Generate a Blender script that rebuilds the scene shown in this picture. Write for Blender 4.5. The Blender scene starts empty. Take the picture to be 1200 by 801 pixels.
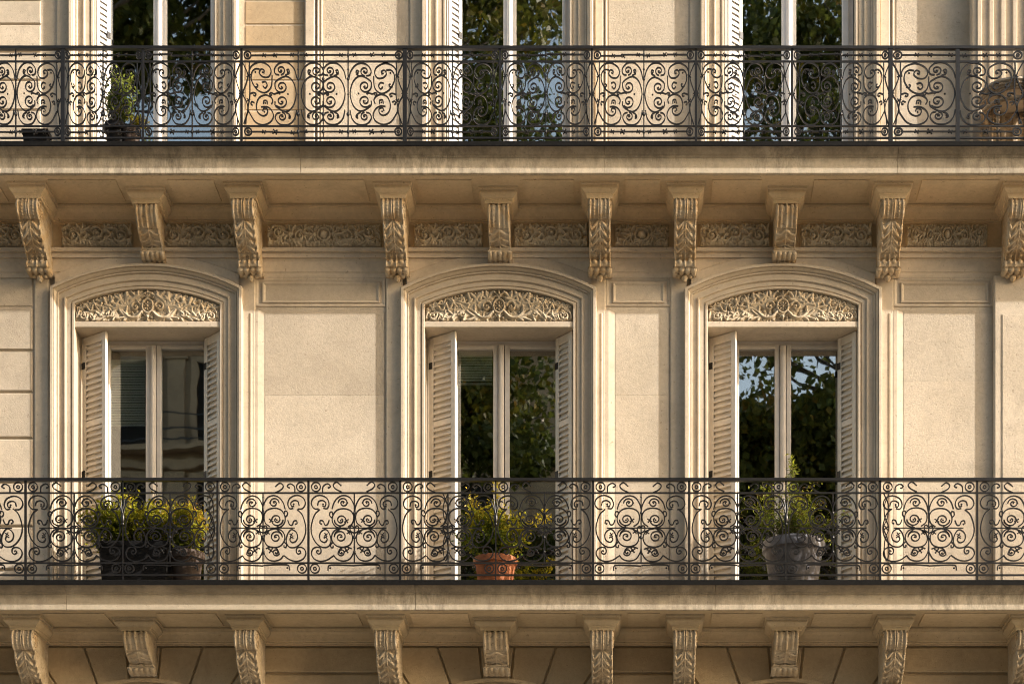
import bpy, math, random
import numpy as np
from mathutils import Vector

R = math.radians
random.seed(7)
rng = np.random.default_rng(7)
SC = bpy.context.scene
COL = SC.collection

# ------------------------------------------------------------------ camera
D = 22.0            # metres from the camera to the wall plane (wall plane is y = 0, street side is -y)
F = 2420.0          # focal length in photograph pixels
cam = bpy.data.cameras.new('camera')
camo = bpy.data.objects.new('camera', cam)
COL.objects.link(camo)
camo.location = (0, -D, 0)
camo.rotation_euler = (R(90), 0, 0)
cam.sensor_width = 36
cam.lens = 36 * F / 1200
cam.shift_x = (600 - 725) / 1200
cam.shift_y = (1400 - 400.5) / 1200
cam.clip_start = 0.1
cam.clip_end = 3000
SC.camera = camo

# ------------------------------------------------------------------ light
SUN_AZ = R(71.0)    # from the wall normal towards +x
SUN_EL = R(24.5)
sdir = Vector((math.sin(SUN_AZ) * math.cos(SUN_EL), -math.cos(SUN_AZ) * math.cos(SUN_EL), math.sin(SUN_EL)))
sun = bpy.data.lights.new('sun', 'SUN')
suno = bpy.data.objects.new('sun', sun)
COL.objects.link(suno)
suno.rotation_euler = (-sdir).to_track_quat('-Z', 'Y').to_euler()
suno.location = (30, -20, 40)
sun.energy = 2.55
sun.angle = R(0.5)
sun.color = (1.0, 0.945, 0.885)
world = bpy.data.worlds.new('World')
SC.world = world
world.use_nodes = True
wn = world.node_tree.nodes
bg = wn['Background']
sky = wn.new('ShaderNodeTexSky')
sky.sky_type = 'NISHITA'
sky.sun_disc = False
sky.sun_elevation = SUN_EL
# blender sky: rotation 0 puts the sun at +y, turning towards +x
sky.sun_rotation = math.atan2(sdir.x, sdir.y)
sky.air_density = 1.0
sky.dust_density = 3.0
sky.ozone_density = 1.0
bg.inputs['Strength'].default_value = 0.15
# camera white balance for late afternoon sun: the whole sky a little warmer
wb = wn.new('ShaderNodeMix')
wb.data_type = 'RGBA'
wb.blend_type = 'MULTIPLY'
wb.inputs['Factor'].default_value = 1.0
wb.inputs['B'].default_value = (1.09, 1.0, 0.84, 1)
world.node_tree.links.new(sky.outputs[0], wb.inputs['A'])
world.node_tree.links.new(wb.outputs['Result'], bg.inputs['Color'])
SC.view_settings.view_transform = 'Standard'
SC.view_settings.look = 'None'
SC.view_settings.gamma = 1.0
SC.view_settings.exposure = 1.50
SC.cycles.filter_width = 1.05
SC.cycles.max_bounces = 8
SC.cycles.transparent_max_bounces = 12


def X(px, d=0.0):
    return (px - 725) * (D - d) / F


def Z(py, d=0.0):
    return (1400 - py) * (D - d) / F


# ------------------------------------------------------------------ materials
def mat(name):
    m = bpy.data.materials.new(name)
    m.use_nodes = True
    return m, m.node_tree.nodes, m.node_tree.links, m.node_tree.nodes['Principled BSDF']


def node(ns, kind, **kw):
    n = ns.new(kind)
    for k, v in kw.items():
        if k in n.inputs:
            n.inputs[k].default_value = v
        else:
            setattr(n, k, v)
    return n


def ramp(ns, stops):
    r = ns.new('ShaderNodeValToRGB')
    e = r.color_ramp.elements
    while len(e) > 1:
        e.remove(e[-1])
    e[0].position = stops[0][0]
    e[0].color = (*stops[0][1], 1)
    for p, c in stops[1:]:
        q = e.new(p)
        q.color = (*c, 1)
    return r


def g3(v):
    return (v, v, v)


def stone(name, base, rough=.9, bump=.25, pit=.0, streak=0.0, patina=None, vary=.12, big=.9):
    """limestone: cloudy colour, fine grain, pits and optional dirt streaks or orange patina"""
    m, ns, ln, bs = mat(name)
    geo = ns.new('ShaderNodeNewGeometry')
    n1 = node(ns, 'ShaderNodeTexNoise', Scale=big, Detail=6.0, Roughness=.6)
    n2 = node(ns, 'ShaderNodeTexNoise', Scale=22.0, Detail=5.0, Roughness=.7)
    n3 = node(ns, 'ShaderNodeTexNoise', Scale=130.0, Detail=3.0, Roughness=.6)
    for n in (n1, n2, n3):
        ln.new(geo.outputs['Position'], n.inputs['Vector'])
    lo = tuple(c * (1 - vary) * k for c, k in zip(base, (1, .985, .95)))
    hi = tuple(min(1, c * (1 + vary)) for c in base)
    r1 = ramp(ns, [(.30, lo), (.70, hi)])
    ln.new(n1.outputs['Fac'], r1.inputs['Fac'])
    r2 = ramp(ns, [(.32, g3(.80)), (.62, g3(1.04))])
    ln.new(n2.outputs['Fac'], r2.inputs['Fac'])
    mx = node(ns, 'ShaderNodeMix', data_type='RGBA', blend_type='MULTIPLY')
    mx.inputs['Factor'].default_value = .55
    ln.new(r1.outputs['Color'], mx.inputs['A'])
    ln.new(r2.outputs['Color'], mx.inputs['B'])
    out = mx.outputs['Result']
    oi = ns.new('ShaderNodeObjectInfo')
    ro = ramp(ns, [(0, (.85, .84, .82)), (.5, (.97, .97, .96)), (1, (1.05, 1.04, 1.02))])
    ln.new(oi.outputs['Random'], ro.inputs['Fac'])
    mo = node(ns, 'ShaderNodeMix', data_type='RGBA', blend_type='MULTIPLY')
    mo.inputs['Factor'].default_value = 1.0
    ln.new(out, mo.inputs['A'])
    ln.new(ro.outputs['Color'], mo.inputs['B'])
    out = mo.outputs['Result']
    nst = node(ns, 'ShaderNodeTexNoise', Scale=2.7, Detail=9.0, Roughness=.74)
    nst.inputs['Distortion'].default_value = .6
    ln.new(geo.outputs['Position'], nst.inputs['Vector'])
    rst = ramp(ns, [(.50, g3(0)), (.72, g3(.62))])
    ln.new(nst.outputs['Fac'], rst.inputs['Fac'])
    mst = node(ns, 'ShaderNodeMix', data_type='RGBA', blend_type='MIX')
    mst.inputs['B'].default_value = (base[0] * .66, base[1] * .64, base[2] * .62, 1)
    ln.new(rst.outputs['Color'], mst.inputs['Factor'])
    ln.new(out, mst.inputs['A'])
    out = mst.outputs['Result']
    npk = node(ns, 'ShaderNodeTexNoise', Scale=30.0, Detail=3.0, Roughness=.6)
    ln.new(geo.outputs['Position'], npk.inputs['Vector'])
    rpk = ramp(ns, [(.655, g3(0)), (.70, g3(.55))])
    ln.new(npk.outputs['Fac'], rpk.inputs['Fac'])
    mpk = node(ns, 'ShaderNodeMix', data_type='RGBA', blend_type='MIX')
    mpk.inputs['B'].default_value = (base[0] * .42, base[1] * .38, base[2] * .34, 1)
    ln.new(rpk.outputs['Color'], mpk.inputs['Factor'])
    ln.new(out, mpk.inputs['A'])
    out = mpk.outputs['Result']
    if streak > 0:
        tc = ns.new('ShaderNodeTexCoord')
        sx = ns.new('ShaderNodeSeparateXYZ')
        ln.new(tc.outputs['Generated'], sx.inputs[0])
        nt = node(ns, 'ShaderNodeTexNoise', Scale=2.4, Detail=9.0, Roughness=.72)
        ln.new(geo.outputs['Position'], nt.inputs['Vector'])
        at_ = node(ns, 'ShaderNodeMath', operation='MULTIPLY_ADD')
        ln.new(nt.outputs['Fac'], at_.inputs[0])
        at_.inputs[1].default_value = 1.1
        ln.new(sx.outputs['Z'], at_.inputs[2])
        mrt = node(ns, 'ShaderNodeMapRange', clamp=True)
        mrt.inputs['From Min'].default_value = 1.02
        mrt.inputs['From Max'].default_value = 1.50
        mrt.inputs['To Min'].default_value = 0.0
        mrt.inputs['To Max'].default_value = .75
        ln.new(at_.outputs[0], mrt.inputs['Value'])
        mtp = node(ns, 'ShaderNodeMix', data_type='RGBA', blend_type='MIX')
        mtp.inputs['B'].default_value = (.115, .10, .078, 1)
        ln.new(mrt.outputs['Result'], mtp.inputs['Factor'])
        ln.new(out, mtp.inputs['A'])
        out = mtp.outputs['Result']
        mp = ns.new('ShaderNodeMapping')
        mp.inputs['Scale'].default_value = (5.0, 3.0, 1.6)
        ln.new(geo.outputs['Position'], mp.inputs['Vector'])
        ns1 = node(ns, 'ShaderNodeTexNoise', Scale=2.2, Detail=10.0, Roughness=.8)
        ln.new(mp.outputs['Vector'], ns1.inputs['Vector'])
        ns2 = node(ns, 'ShaderNodeTexNoise', Scale=.9, Detail=3.0, Roughness=.6)
        ln.new(geo.outputs['Position'], ns2.inputs['Vector'])
        rs = ramp(ns, [(.40, g3(0)), (.66, g3(1))])
        ln.new(ns1.outputs['Fac'], rs.inputs['Fac'])
        rs2 = ramp(ns, [(.40, g3(.12)), (.62, g3(1))])
        ln.new(ns2.outputs['Fac'], rs2.inputs['Fac'])
        mm_ = node(ns, 'ShaderNodeMath', operation='MULTIPLY')
        ln.new(rs.outputs['Color'], mm_.inputs[0])
        ln.new(rs2.outputs['Color'], mm_.inputs[1])
        ml = node(ns, 'ShaderNodeMath', operation='MULTIPLY')
        ml.inputs[1].default_value = streak
        ln.new(mm_.outputs[0], ml.inputs[0])
        m2 = node(ns, 'ShaderNodeMix', data_type='RGBA', blend_type='MIX')
        m2.inputs['B'].default_value = (.10, .088, .068, 1)
        ln.new(ml.outputs[0], m2.inputs['Factor'])
        ln.new(out, m2.inputs['A'])
        out = m2.outputs['Result']
    if patina:
        np1 = node(ns, 'ShaderNodeTexNoise', Scale=7.0, Detail=6.0, Roughness=.65)
        ln.new(geo.outputs['Position'], np1.inputs['Vector'])
        rp = ramp(ns, [(.42, g3(0)), (.60, g3(1))])
        ln.new(np1.outputs['Fac'], rp.inputs['Fac'])
        ml = node(ns, 'ShaderNodeMath', operation='MULTIPLY')
        ml.inputs[1].default_value = .75
        ln.new(rp.outputs['Color'], ml.inputs[0])
        m3 = node(ns, 'ShaderNodeMix', data_type='RGBA', blend_type='MIX')
        m3.inputs['B'].default_value = (*patina, 1)
        ln.new(ml.outputs[0], m3.inputs['Factor'])
        ln.new(out, m3.inputs['A'])
        out = m3.outputs['Result']
        np2 = node(ns, 'ShaderNodeTexNoise', Scale=30.0, Detail=4.0, Roughness=.7)
        ln.new(geo.outputs['Position'], np2.inputs['Vector'])
        rq = ramp(ns, [(.56, g3(0)), (.68, g3(.7))])
        ln.new(np2.outputs['Fac'], rq.inputs['Fac'])
        m4 = node(ns, 'ShaderNodeMix', data_type='RGBA', blend_type='MIX')
        m4.inputs['B'].default_value = (.12, .10, .075, 1)
        ln.new(rq.outputs['Color'], m4.inputs['Factor'])
        ln.new(out, m4.inputs['A'])
        out = m4.outputs['Result']
    ln.new(out, bs.inputs['Base Color'])
    bs.inputs['Roughness'].default_value = rough
    bs.inputs['Specular IOR Level'].default_value = .25
    ad = node(ns, 'ShaderNodeMath', operation='MULTIPLY_ADD')
    ln.new(n2.outputs['Fac'], ad.inputs[0])
    ad.inputs[1].default_value = 1.15
    ln.new(n3.outputs['Fac'], ad.inputs[2])
    h = ad.outputs[0]
    if pit > 0:
        v = node(ns, 'ShaderNodeTexNoise', Scale=52.0, Detail=5.0, Roughness=.75)
        ln.new(geo.outputs['Position'], v.inputs['Vector'])
        rv = ramp(ns, [(.36, g3(0)), (.52, g3(1))])
        ln.new(v.outputs['Fac'], rv.inputs['Fac'])
        a2 = node(ns, 'ShaderNodeMath', operation='MULTIPLY_ADD')
        ln.new(rv.outputs['Color'], a2.inputs[0])
        a2.inputs[1].default_value = pit
        ln.new(h, a2.inputs[2])
        h = a2.outputs[0]
    bp = node(ns, 'ShaderNodeBump', Strength=bump, Distance=.006)
    ln.new(h, bp.inputs['Height'])
    ln.new(bp.outputs['Normal'], bs.inputs['Normal'])
    return m


S0 = (.55, .475, .38)
M = {}
M['wall'] = stone('limestone_wall', S0, bump=.34, pit=.6)
M['mid'] = stone('limestone_weathered', S0, bump=.5, pit=1.3)
M['rough'] = stone('limestone_pitted', S0, bump=.6, pit=1.9)
M['trim'] = stone('limestone_trim', (.57, .49, .39), bump=.16, vary=.10)
M['warm'] = stone('limestone_warm', (.47, .36, .235), bump=.22, pit=.4)
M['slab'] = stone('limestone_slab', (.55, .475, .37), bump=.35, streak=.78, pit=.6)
M['soffit'] = stone('limestone_soffit', (.66, .525, .35), bump=.15, vary=.14)  # warm light bounced from below is put into this base colour
M['floor'] = stone('limestone_floor', (.60, .48, .34), bump=.2)
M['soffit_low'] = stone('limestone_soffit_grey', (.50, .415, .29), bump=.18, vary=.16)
M['carve'] = stone('limestone_carving', (.66, .57, .43), bump=.4, pit=.5, vary=.16)
M['tympanum'] = stone('limestone_tympanum', (.53, .445, .33), bump=.35, pit=.6, vary=.18)
M['corbel'] = stone('limestone_corbel', (.57, .48, .36), bump=.4, pit=.5, patina=(.44, .30, .155))
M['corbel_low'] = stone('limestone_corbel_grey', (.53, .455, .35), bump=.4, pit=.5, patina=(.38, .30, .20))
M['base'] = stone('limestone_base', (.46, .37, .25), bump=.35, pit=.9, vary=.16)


def plain(name, col, rough=.5, metal=0.0, spec=.5, bump=0.0, scale=40.0, vary=.15):
    m, ns, ln, bs = mat(name)
    geo = ns.new('ShaderNodeNewGeometry')
    n = node(ns, 'ShaderNodeTexNoise', Scale=scale, Detail=5.0, Roughness=.65)
    ln.new(geo.outputs['Position'], n.inputs['Vector'])
    r = ramp(ns, [(.3, tuple(c * (1 - vary) for c in col)), (.7, tuple(min(1, c * (1 + vary)) for c in col))])
    ln.new(n.outputs['Fac'], r.inputs['Fac'])
    ln.new(r.outputs['Color'], bs.inputs['Base Color'])
    bs.inputs['Roughness'].default_value = rough
    bs.inputs['Metallic'].default_value = metal
    bs.inputs['Specular IOR Level'].default_value = spec
    if bump:
        b = node(ns, 'ShaderNodeBump', Strength=bump, Distance=.004)
        ln.new(n.outputs['Fac'], b.inputs['Height'])
        ln.new(b.outputs['Normal'], bs.inputs['Normal'])
    return m


M['iron'] = plain('wrought_iron', (.008, .007, .0065), rough=.38, spec=.5, bump=.3, scale=60, vary=.6)
M['flash'] = plain('iron_edge', (.006, .0058, .0056), rough=.7, spec=.12, bump=.3, scale=30, vary=.4)
M['paint'] = plain('window_paint', (.60, .555, .50), rough=.45, scale=9, vary=.08)
M['paint_white'] = plain('window_paint_white', (.72, .69, .66), rough=.45, scale=9, vary=.06)
M['shutter'] = plain('shutter_paint', (.62, .56, .47), rough=.5, scale=12, vary=.10, bump=.1)
M['shutter_white'] = plain('shutter_paint_white', (.60, .575, .54), rough=.5, scale=12, vary=.06)
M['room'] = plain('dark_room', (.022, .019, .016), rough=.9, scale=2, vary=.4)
M['blind'] = plain('blind_slat', (.93, .93, .86), rough=.6, scale=5, vary=.06)
M['terracotta'] = plain('terracotta', (.42, .15, .065), rough=.8, bump=.3, scale=18, vary=.22)
M['zinc'] = plain('zinc_pot', (.17, .165, .175), rough=.5, metal=.35, bump=.5, scale=14, vary=.45)
M['blackpot'] = plain('black_planter', (.010, .0095, .0095), rough=.75, spec=.2, scale=12, vary=.3)
M['browncl'] = plain('brown_clay', (.075, .052, .04), rough=.8, bump=.3, scale=16, vary=.3)
M['soil'] = plain('potting_soil', (.03, .02, .014), rough=1, bump=.8, scale=50, vary=.5)
M['stem'] = plain('plant_stem', (.12, .085, .045), rough=.8, scale=50, vary=.3)
M['bark'] = plain('plane_bark', (.09, .075, .055), rough=.9, bump=.6, scale=6, vary=.4)
M['wicker'] = plain('brown_wicker', (.38, .29, .20), rough=.7, bump=.8, scale=60, vary=.4)
M['cushion'] = plain('pale_cushion', (.50, .43, .35), rough=.9, scale=30, vary=.08)
M['asphalt'] = plain('asphalt', (.07, .066, .06), rough=.9, bump=.5, scale=40, vary=.25)
M['paving'] = plain('granite_paving', (.27, .235, .185), rough=.85, bump=.3, scale=8, vary=.2)
M['roadpaint'] = plain('road_paint', (.7, .7, .68), rough=.7, scale=10, vary=.1)
M['far_stone'] = plain('opposite_stone', (.30, .225, .14), rough=.9, scale=1.2, vary=.2)
M['far_roof'] = plain('slate_roof', (.030, .031, .032), rough=.7, spec=.15, scale=1.5, vary=.2)
M['far_glass'] = plain('opposite_glass', (.018, .017, .015), rough=.7, spec=.05, scale=2, vary=.3)


def glass():
    m, ns, ln, bs = mat('window_glass')
    ns.remove(bs)
    out = ns['Material Output']
    tr = ns.new('ShaderNodeBsdfTransparent')
    tr.inputs['Color'].default_value = (.88, .91, .88, 1)
    gl = ns.new('ShaderNodeBsdfGlossy')
    gl.inputs['Roughness'].default_value = .012
    gl.inputs['Color'].default_value = (1, 1, 1, 1)
    fr = node(ns, 'ShaderNodeFresnel', IOR=1.5)
    ml = node(ns, 'ShaderNodeMath', operation='MULTIPLY_ADD')
    ml.inputs[1].default_value = 2.2
    ml.inputs[2].default_value = .15
    ml.use_clamp = True
    ln.new(fr.outputs[0], ml.inputs[0])
    geo = ns.new('ShaderNodeNewGeometry')
    n = node(ns, 'ShaderNodeTexNoise', Scale=1.6, Detail=2.0, Roughness=.5)
    ln.new(geo.outputs['Position'], n.inputs['Vector'])
    b = node(ns, 'ShaderNodeBump', Strength=.03, Distance=.03)
    ln.new(n.outputs['Fac'], b.inputs['Height'])
    ln.new(b.outputs['Normal'], gl.inputs['Normal'])
    mx = ns.new('ShaderNodeMixShader')
    ln.new(ml.outputs[0], mx.inputs[0])
    ln.new(tr.outputs[0], mx.inputs[1])
    ln.new(gl.outputs[0], mx.inputs[2])
    ln.new(mx.outputs[0], out.inputs['Surface'])
    return m


M['glass'] = glass()


def leafmat(name, stops, rough=.45):
    m, ns, ln, bs = mat(name)
    at = ns.new('ShaderNodeAttribute')
    at.attribute_name = 'tone'
    r = ramp(ns, stops)
    ln.new(at.outputs['Fac'], r.inputs['Fac'])
    ln.new(r.outputs['Color'], bs.inputs['Base Color'])
    bs.inputs['Roughness'].default_value = rough
    bs.inputs['Specular IOR Level'].default_value = .3
    tl = ns.new('ShaderNodeBsdfTranslucent')
    ln.new(r.outputs['Color'], tl.inputs['Color'])
    mx = ns.new('ShaderNodeMixShader')
    mx.inputs[0].default_value = .38
    ln.new(bs.outputs[0], mx.inputs[1])
    ln.new(tl.outputs[0], mx.inputs[2])
    ln.new(mx.outputs[0], ns['Material Output'].inputs['Surface'])
    return m


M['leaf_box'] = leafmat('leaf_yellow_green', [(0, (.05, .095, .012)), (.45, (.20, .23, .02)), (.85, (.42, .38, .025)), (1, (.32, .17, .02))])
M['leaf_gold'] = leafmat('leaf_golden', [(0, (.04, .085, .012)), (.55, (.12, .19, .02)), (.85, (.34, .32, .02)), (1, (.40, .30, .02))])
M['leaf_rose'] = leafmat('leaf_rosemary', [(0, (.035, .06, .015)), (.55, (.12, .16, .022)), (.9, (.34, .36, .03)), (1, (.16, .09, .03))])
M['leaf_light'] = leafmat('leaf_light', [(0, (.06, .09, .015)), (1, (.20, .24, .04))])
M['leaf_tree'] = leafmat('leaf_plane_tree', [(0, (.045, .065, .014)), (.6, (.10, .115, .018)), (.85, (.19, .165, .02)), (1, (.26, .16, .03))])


# ------------------------------------------------------------------ mesh helpers
class MB:
    def __init__(self):
        self.v = []
        self.f = []

    def add(self, vs, fs):
        o = len(self.v)
        self.v += [tuple(p) for p in vs]
        self.f += [tuple(i + o for i in f) for f in fs]
        return self

    def box(self, x0, x1, y0, y1, z0, z1):
        vs = [(x0, y0, z0), (x1, y0, z0), (x1, y1, z0), (x0, y1, z0), (x0, y0, z1), (x1, y0, z1), (x1, y1, z1), (x0, y1, z1)]
        return self.add(vs, [(0, 3, 2, 1), (4, 5, 6, 7), (0, 1, 5, 4), (1, 2, 6, 5), (2, 3, 7, 6), (3, 0, 4, 7)])

    def slab(self, x0, x1, d0, d1, z0, z1, b=0.0):
        """box from depth d0 (back) to d1 (street side), front edges chamfered by b"""
        if b <= 0:
            return self.box(x0, x1, -d1, -d0, z0, z1)
        vs = [(x0, -d0, z0), (x1, -d0, z0), (x1, -d0, z1), (x0, -d0, z1),
              (x0, -d1 + b, z0), (x1, -d1 + b, z0), (x1, -d1 + b, z1), (x0, -d1 + b, z1),
              (x0 + b, -d1, z0 + b), (x1 - b, -d1, z0 + b), (x1 - b, -d1, z1 - b), (x0 + b, -d1, z1 - b)]
        return self.add(vs, [(0, 1, 2, 3), (4, 5, 1, 0), (5, 6, 2, 1), (6, 7, 3, 2), (7, 4, 0, 3),
                             (8, 9, 5, 4), (9, 10, 6, 5), (10, 11, 7, 6), (11, 8, 4, 7), (8, 11, 10, 9)])

    def extrude_x(self, prof, x0, x1):
        """closed profile of (depth, z) swept along x"""
        n = len(prof)
        vs = [(x0, -d, z) for d, z in prof] + [(x1, -d, z) for d, z in prof]
        fs = [(i, (i + 1) % n, (i + 1) % n + n, i + n) for i in range(n)]
        fs += [tuple(range(n)), tuple(range(2 * n - 1, n - 1, -1))]
        return self.add(vs, fs)

    def lathe(self, prof, cx, cy, cz, n=28, wob=0.0):
        k = len(prof)
        vs = []
        for r, z in prof:
            for j in range(n):
                a = 2 * math.pi * j / n
                vs.append((cx + r * math.cos(a), cy + r * math.sin(a), cz + z))
        fs = []
        for i in range(k - 1):
            for j in range(n):
                fs.append((i * n + j, i * n + (j + 1) % n, (i + 1) * n + (j + 1) % n, (i + 1) * n + j))
        fs.append(tuple(range(n - 1, -1, -1)))
        fs.append(tuple(range((k - 1) * n, k * n)))
        return self.add(vs, fs)

    def ribbon(self, pts, w, t, y=0.0, closed=False, taper=None):
        """flat bar following a 2D line (x, z); w in the plane, t across it (along y)"""
        p = np.asarray(pts, float)
        n = len(p)
        if closed:
            tg = np.roll(p, -1, 0) - np.roll(p, 1, 0)
        else:
            tg = np.gradient(p, axis=0)
        tg /= np.maximum(np.linalg.norm(tg, axis=1, keepdims=True), 1e-9)
        nm = np.stack([-tg[:, 1], tg[:, 0]], 1)
        ww = np.full(n, w) if taper is None else w * np.asarray(taper)
        a = p + nm * ww[:, None] / 2
        b = p - nm * ww[:, None] / 2
        vs = []
        for i in range(n):
            vs += [(a[i, 0], y - t / 2, a[i, 1]), (b[i, 0], y - t / 2, b[i, 1]), (b[i, 0], y + t / 2, b[i, 1]), (a[i, 0], y + t / 2, a[i, 1])]
        fs = []
        m = n if closed else n - 1
        for i in range(m):
            o = 4 * i
            q = 4 * ((i + 1) % n)
            for k in range(4):
                fs.append((o + k, q + k, q + (k + 1) % 4, o + (k + 1) % 4))
        if not closed:
            fs += [(0, 1, 2, 3), (4 * n - 1, 4 * n - 2, 4 * n - 3, 4 * n - 4)]
        return self.add(vs, fs)

    def tube(self, pts, r0, r1=None, n=6):
        p = [Vector(q) for q in pts]
        r1 = r0 if r1 is None else r1
        vs = []
        for i, q in enumerate(p):
            tg = (p[min(i + 1, len(p) - 1)] - p[max(i - 1, 0)]).normalized()
            up = Vector((0, 0, 1)) if abs(tg.z) < .9 else Vector((1, 0, 0))
            a = tg.cross(up).normalized()
            b = tg.cross(a)
            r = r0 + (r1 - r0) * i / max(1, len(p) - 1)
            for j in range(n):
                t = 2 * math.pi * j / n
                vs.append(tuple(q + a * math.cos(t) * r + b * math.sin(t) * r))
        fs = []
        for i in range(len(p) - 1):
            for j in range(n):
                fs.append((i * n + j, i * n + (j + 1) % n, (i + 1) * n + (j + 1) % n, (i + 1) * n + j))
        fs += [tuple(range(n - 1, -1, -1)), tuple(range((len(p) - 1) * n, len(p) * n))]
        return self.add(vs, fs)

    def ball(self, c, rx, ry, rz, n=8, k=5):
        vs = [(c[0], c[1], c[2] - rz)]
        for i in range(1, k):
            a = -math.pi / 2 + math.pi * i / k
            for j in range(n):
                b = 2 * math.pi * j / n
                vs.append((c[0] + rx * math.cos(a) * math.cos(b), c[1] + ry * math.cos(a) * math.sin(b), c[2] + rz * math.sin(a)))
        vs.append((c[0], c[1], c[2] + rz))
        fs = [(0, 1 + (j + 1) % n, 1 + j) for j in range(n)]
        for i in range(k - 2):
            for j in range(n):
                fs.append((1 + i * n + j, 1 + i * n + (j + 1) % n, 1 + (i + 1) * n + (j + 1) % n, 1 + (i + 1) * n + j))
        t = len(vs) - 1
        o = 1 + (k - 2) * n
        fs += [(o + j, o + (j + 1) % n, t) for j in range(n)]
        return self.add(vs, fs)

    def mesh(self, name, m, origin=(0, 0, 0), smooth=False):
        me = bpy.data.meshes.new(name)
        o = origin
        me.from_pydata([(a - o[0], b - o[1], c - o[2]) for a, b, c in self.v], [], self.f)
        me.materials.append(m)
        if smooth:
            me.polygons.foreach_set('use_smooth', [True] * len(me.polygons))
        me.update()
        return me


ORG = {}


def link(name, data, parent=None, loc=(0, 0, 0), **props):
    o = bpy.data.objects.new(name, data)
    COL.objects.link(o)
    ORG[o.name] = Vector(loc)
    if parent is not None:
        o.parent = parent
        o.location = Vector(loc) - ORG[parent.name]
    else:
        o.location = loc
    for k, v in props.items():
        o[k] = v
    return o


def put(name, mb, m, parent=None, smooth=False, autosmooth=None, **props):
    """link a mesh builder (world coordinates) as one object whose origin is its own centre"""
    a = np.array(mb.v)
    c = tuple((a.min(0) + a.max(0)) / 2)
    me = mb.mesh(name, m, c, smooth)
    if autosmooth:
        me.polygons.foreach_set('use_smooth', [True] * len(me.polygons))
        me.set_sharp_from_angle(angle=R(autosmooth))
    return link(name, me, parent, c, **props)


def empty(name, loc, **props):
    o = link(name, None, None, loc, **props)
    o.empty_display_size = .2
    return o


def catmull(pts, sub=6, closed=False):
    p = np.asarray(pts, float)
    n = len(p)
    out = []
    m = n if closed else n - 1
    for i in range(m):
        if closed:
            a, b, c, d = p[(i - 1) % n], p[i], p[(i + 1) % n], p[(i + 2) % n]
        else:
            b, c = p[i], p[i + 1]
            a = p[i - 1] if i else 2 * b - c
            d = p[i + 2] if i + 2 < n else 2 * c - b
        for k in range(sub):
            t = k / sub
            out.append(.5 * (2 * b + (c - a) * t + (2 * a - 5 * b + 4 * c - d) * t * t + (3 * b - a - 3 * c + d) * t ** 3))
    if not closed:
        out.append(p[-1])
    return np.array(out)


# ------------------------------------------------------------------ the building
bld = empty('apartment_building', (0, 0, Z(801) - 1.0),
            label='cream limestone apartment facade with two long balconies, carved brackets and shuttered windows', category='building')

XL, XR = -9.0, 8.4
H = 4.476                       # storey height
Z_TOPFLOOR = 10.74
Z_MIDFLOOR = Z_TOPFLOOR - H
Z_SOFF = 10.486                 # underside of the upper slab
ZTOP = 14.4                     # where the modelled facade stops
ZBOT = Z(801) - 1.0

# openings: (left, right) edge in photograph pixels at depth .03
mid_px = [(87, 258), (497, 672), (829, 1006)]
up_px = [(109, 252), (522, 668), (848, 1003)]
MID = [(X(a, .03), X(b, .03)) for a, b in mid_px]
UPP = [(X(a, .03), X(b, .03)) for a, b in up_px]
Z_LINT0 = Z(383, .03)
Z_LINT1 = Z(376, .03)


def wall_between(openings, z0, z1):
    """solid wall lengths between openings, one object each"""
    e = [XL] + [q for o in openings for q in (o[0] - .006, o[1] + .006)] + [XR]
    for i in range(0, len(e), 2):
        put('wall', MB().slab(e[i], e[i + 1], -.55, 0, z0, z1), M['wall'], bld)


wall_between(MID, Z_MIDFLOOR - .1, Z_LINT0 - .001)
wall_between(UPP, Z_TOPFLOOR - .1, ZTOP)
Z_STR = Z(303, .03)             # underside of the string course
# strip of wall above the middle windows, outside the arches
ARC_C = Z(555, .03)
R_IN = 217 * (D - .03) / F


def arc_z(x, xc, r):
    return ARC_C + math.sqrt(max(0, r * r - (x - xc) ** 2))


e = [XL] + [q for o in MID for q in (o[0] - .006, o[1] + .006)] + [XR]
for i in range(0, len(e), 2):
    put('wall', MB().slab(e[i], e[i + 1], -.55, 0, Z_LINT0 + .002, Z_SOFF), M['wall'], bld)
for a, b in MID:
    xc = (a + b) / 2
    mb = MB()
    xs = np.linspace(a - .006, b + .006, 25)
    vs, fs = [], []
    for x in xs:
        za = arc_z(x, xc, R_IN + .012)
        vs += [(x, 0, za), (x, 0, Z_SOFF), (x, .03, za)]
    for k in range(24):
        o = 3 * k
        fs += [(o, o + 3, o + 4, o + 1), (o, o + 2, o + 5, o + 3)]
    mb.add(vs, fs)
    mb.slab(a - .005, b + .005, -.54, -.031, Z_LINT1 + .002, Z_SOFF)
    put('wall', mb, M['wall'], bld)

# ------------------------------------------------------------------ balcony slabs
def slab_profile(zo):
    return [(-.5, Z_SOFF + .02 + zo), (-.5, 10.722 + zo), (.905, 10.722 + zo), (.905, 10.708 + zo), (.885, 10.70 + zo), (.86, 10.685 + zo),
            (.835, 10.668 + zo), (.812, 10.66 + zo), (.812, 10.648 + zo), (.80, 10.645 + zo), (.80, Z_SOFF + .004 + zo), (.796, Z_SOFF + zo),
            (.755, Z_SOFF + zo), (.752, Z_SOFF + .018 + zo), (.735, Z_SOFF + .02 + zo)]


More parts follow.
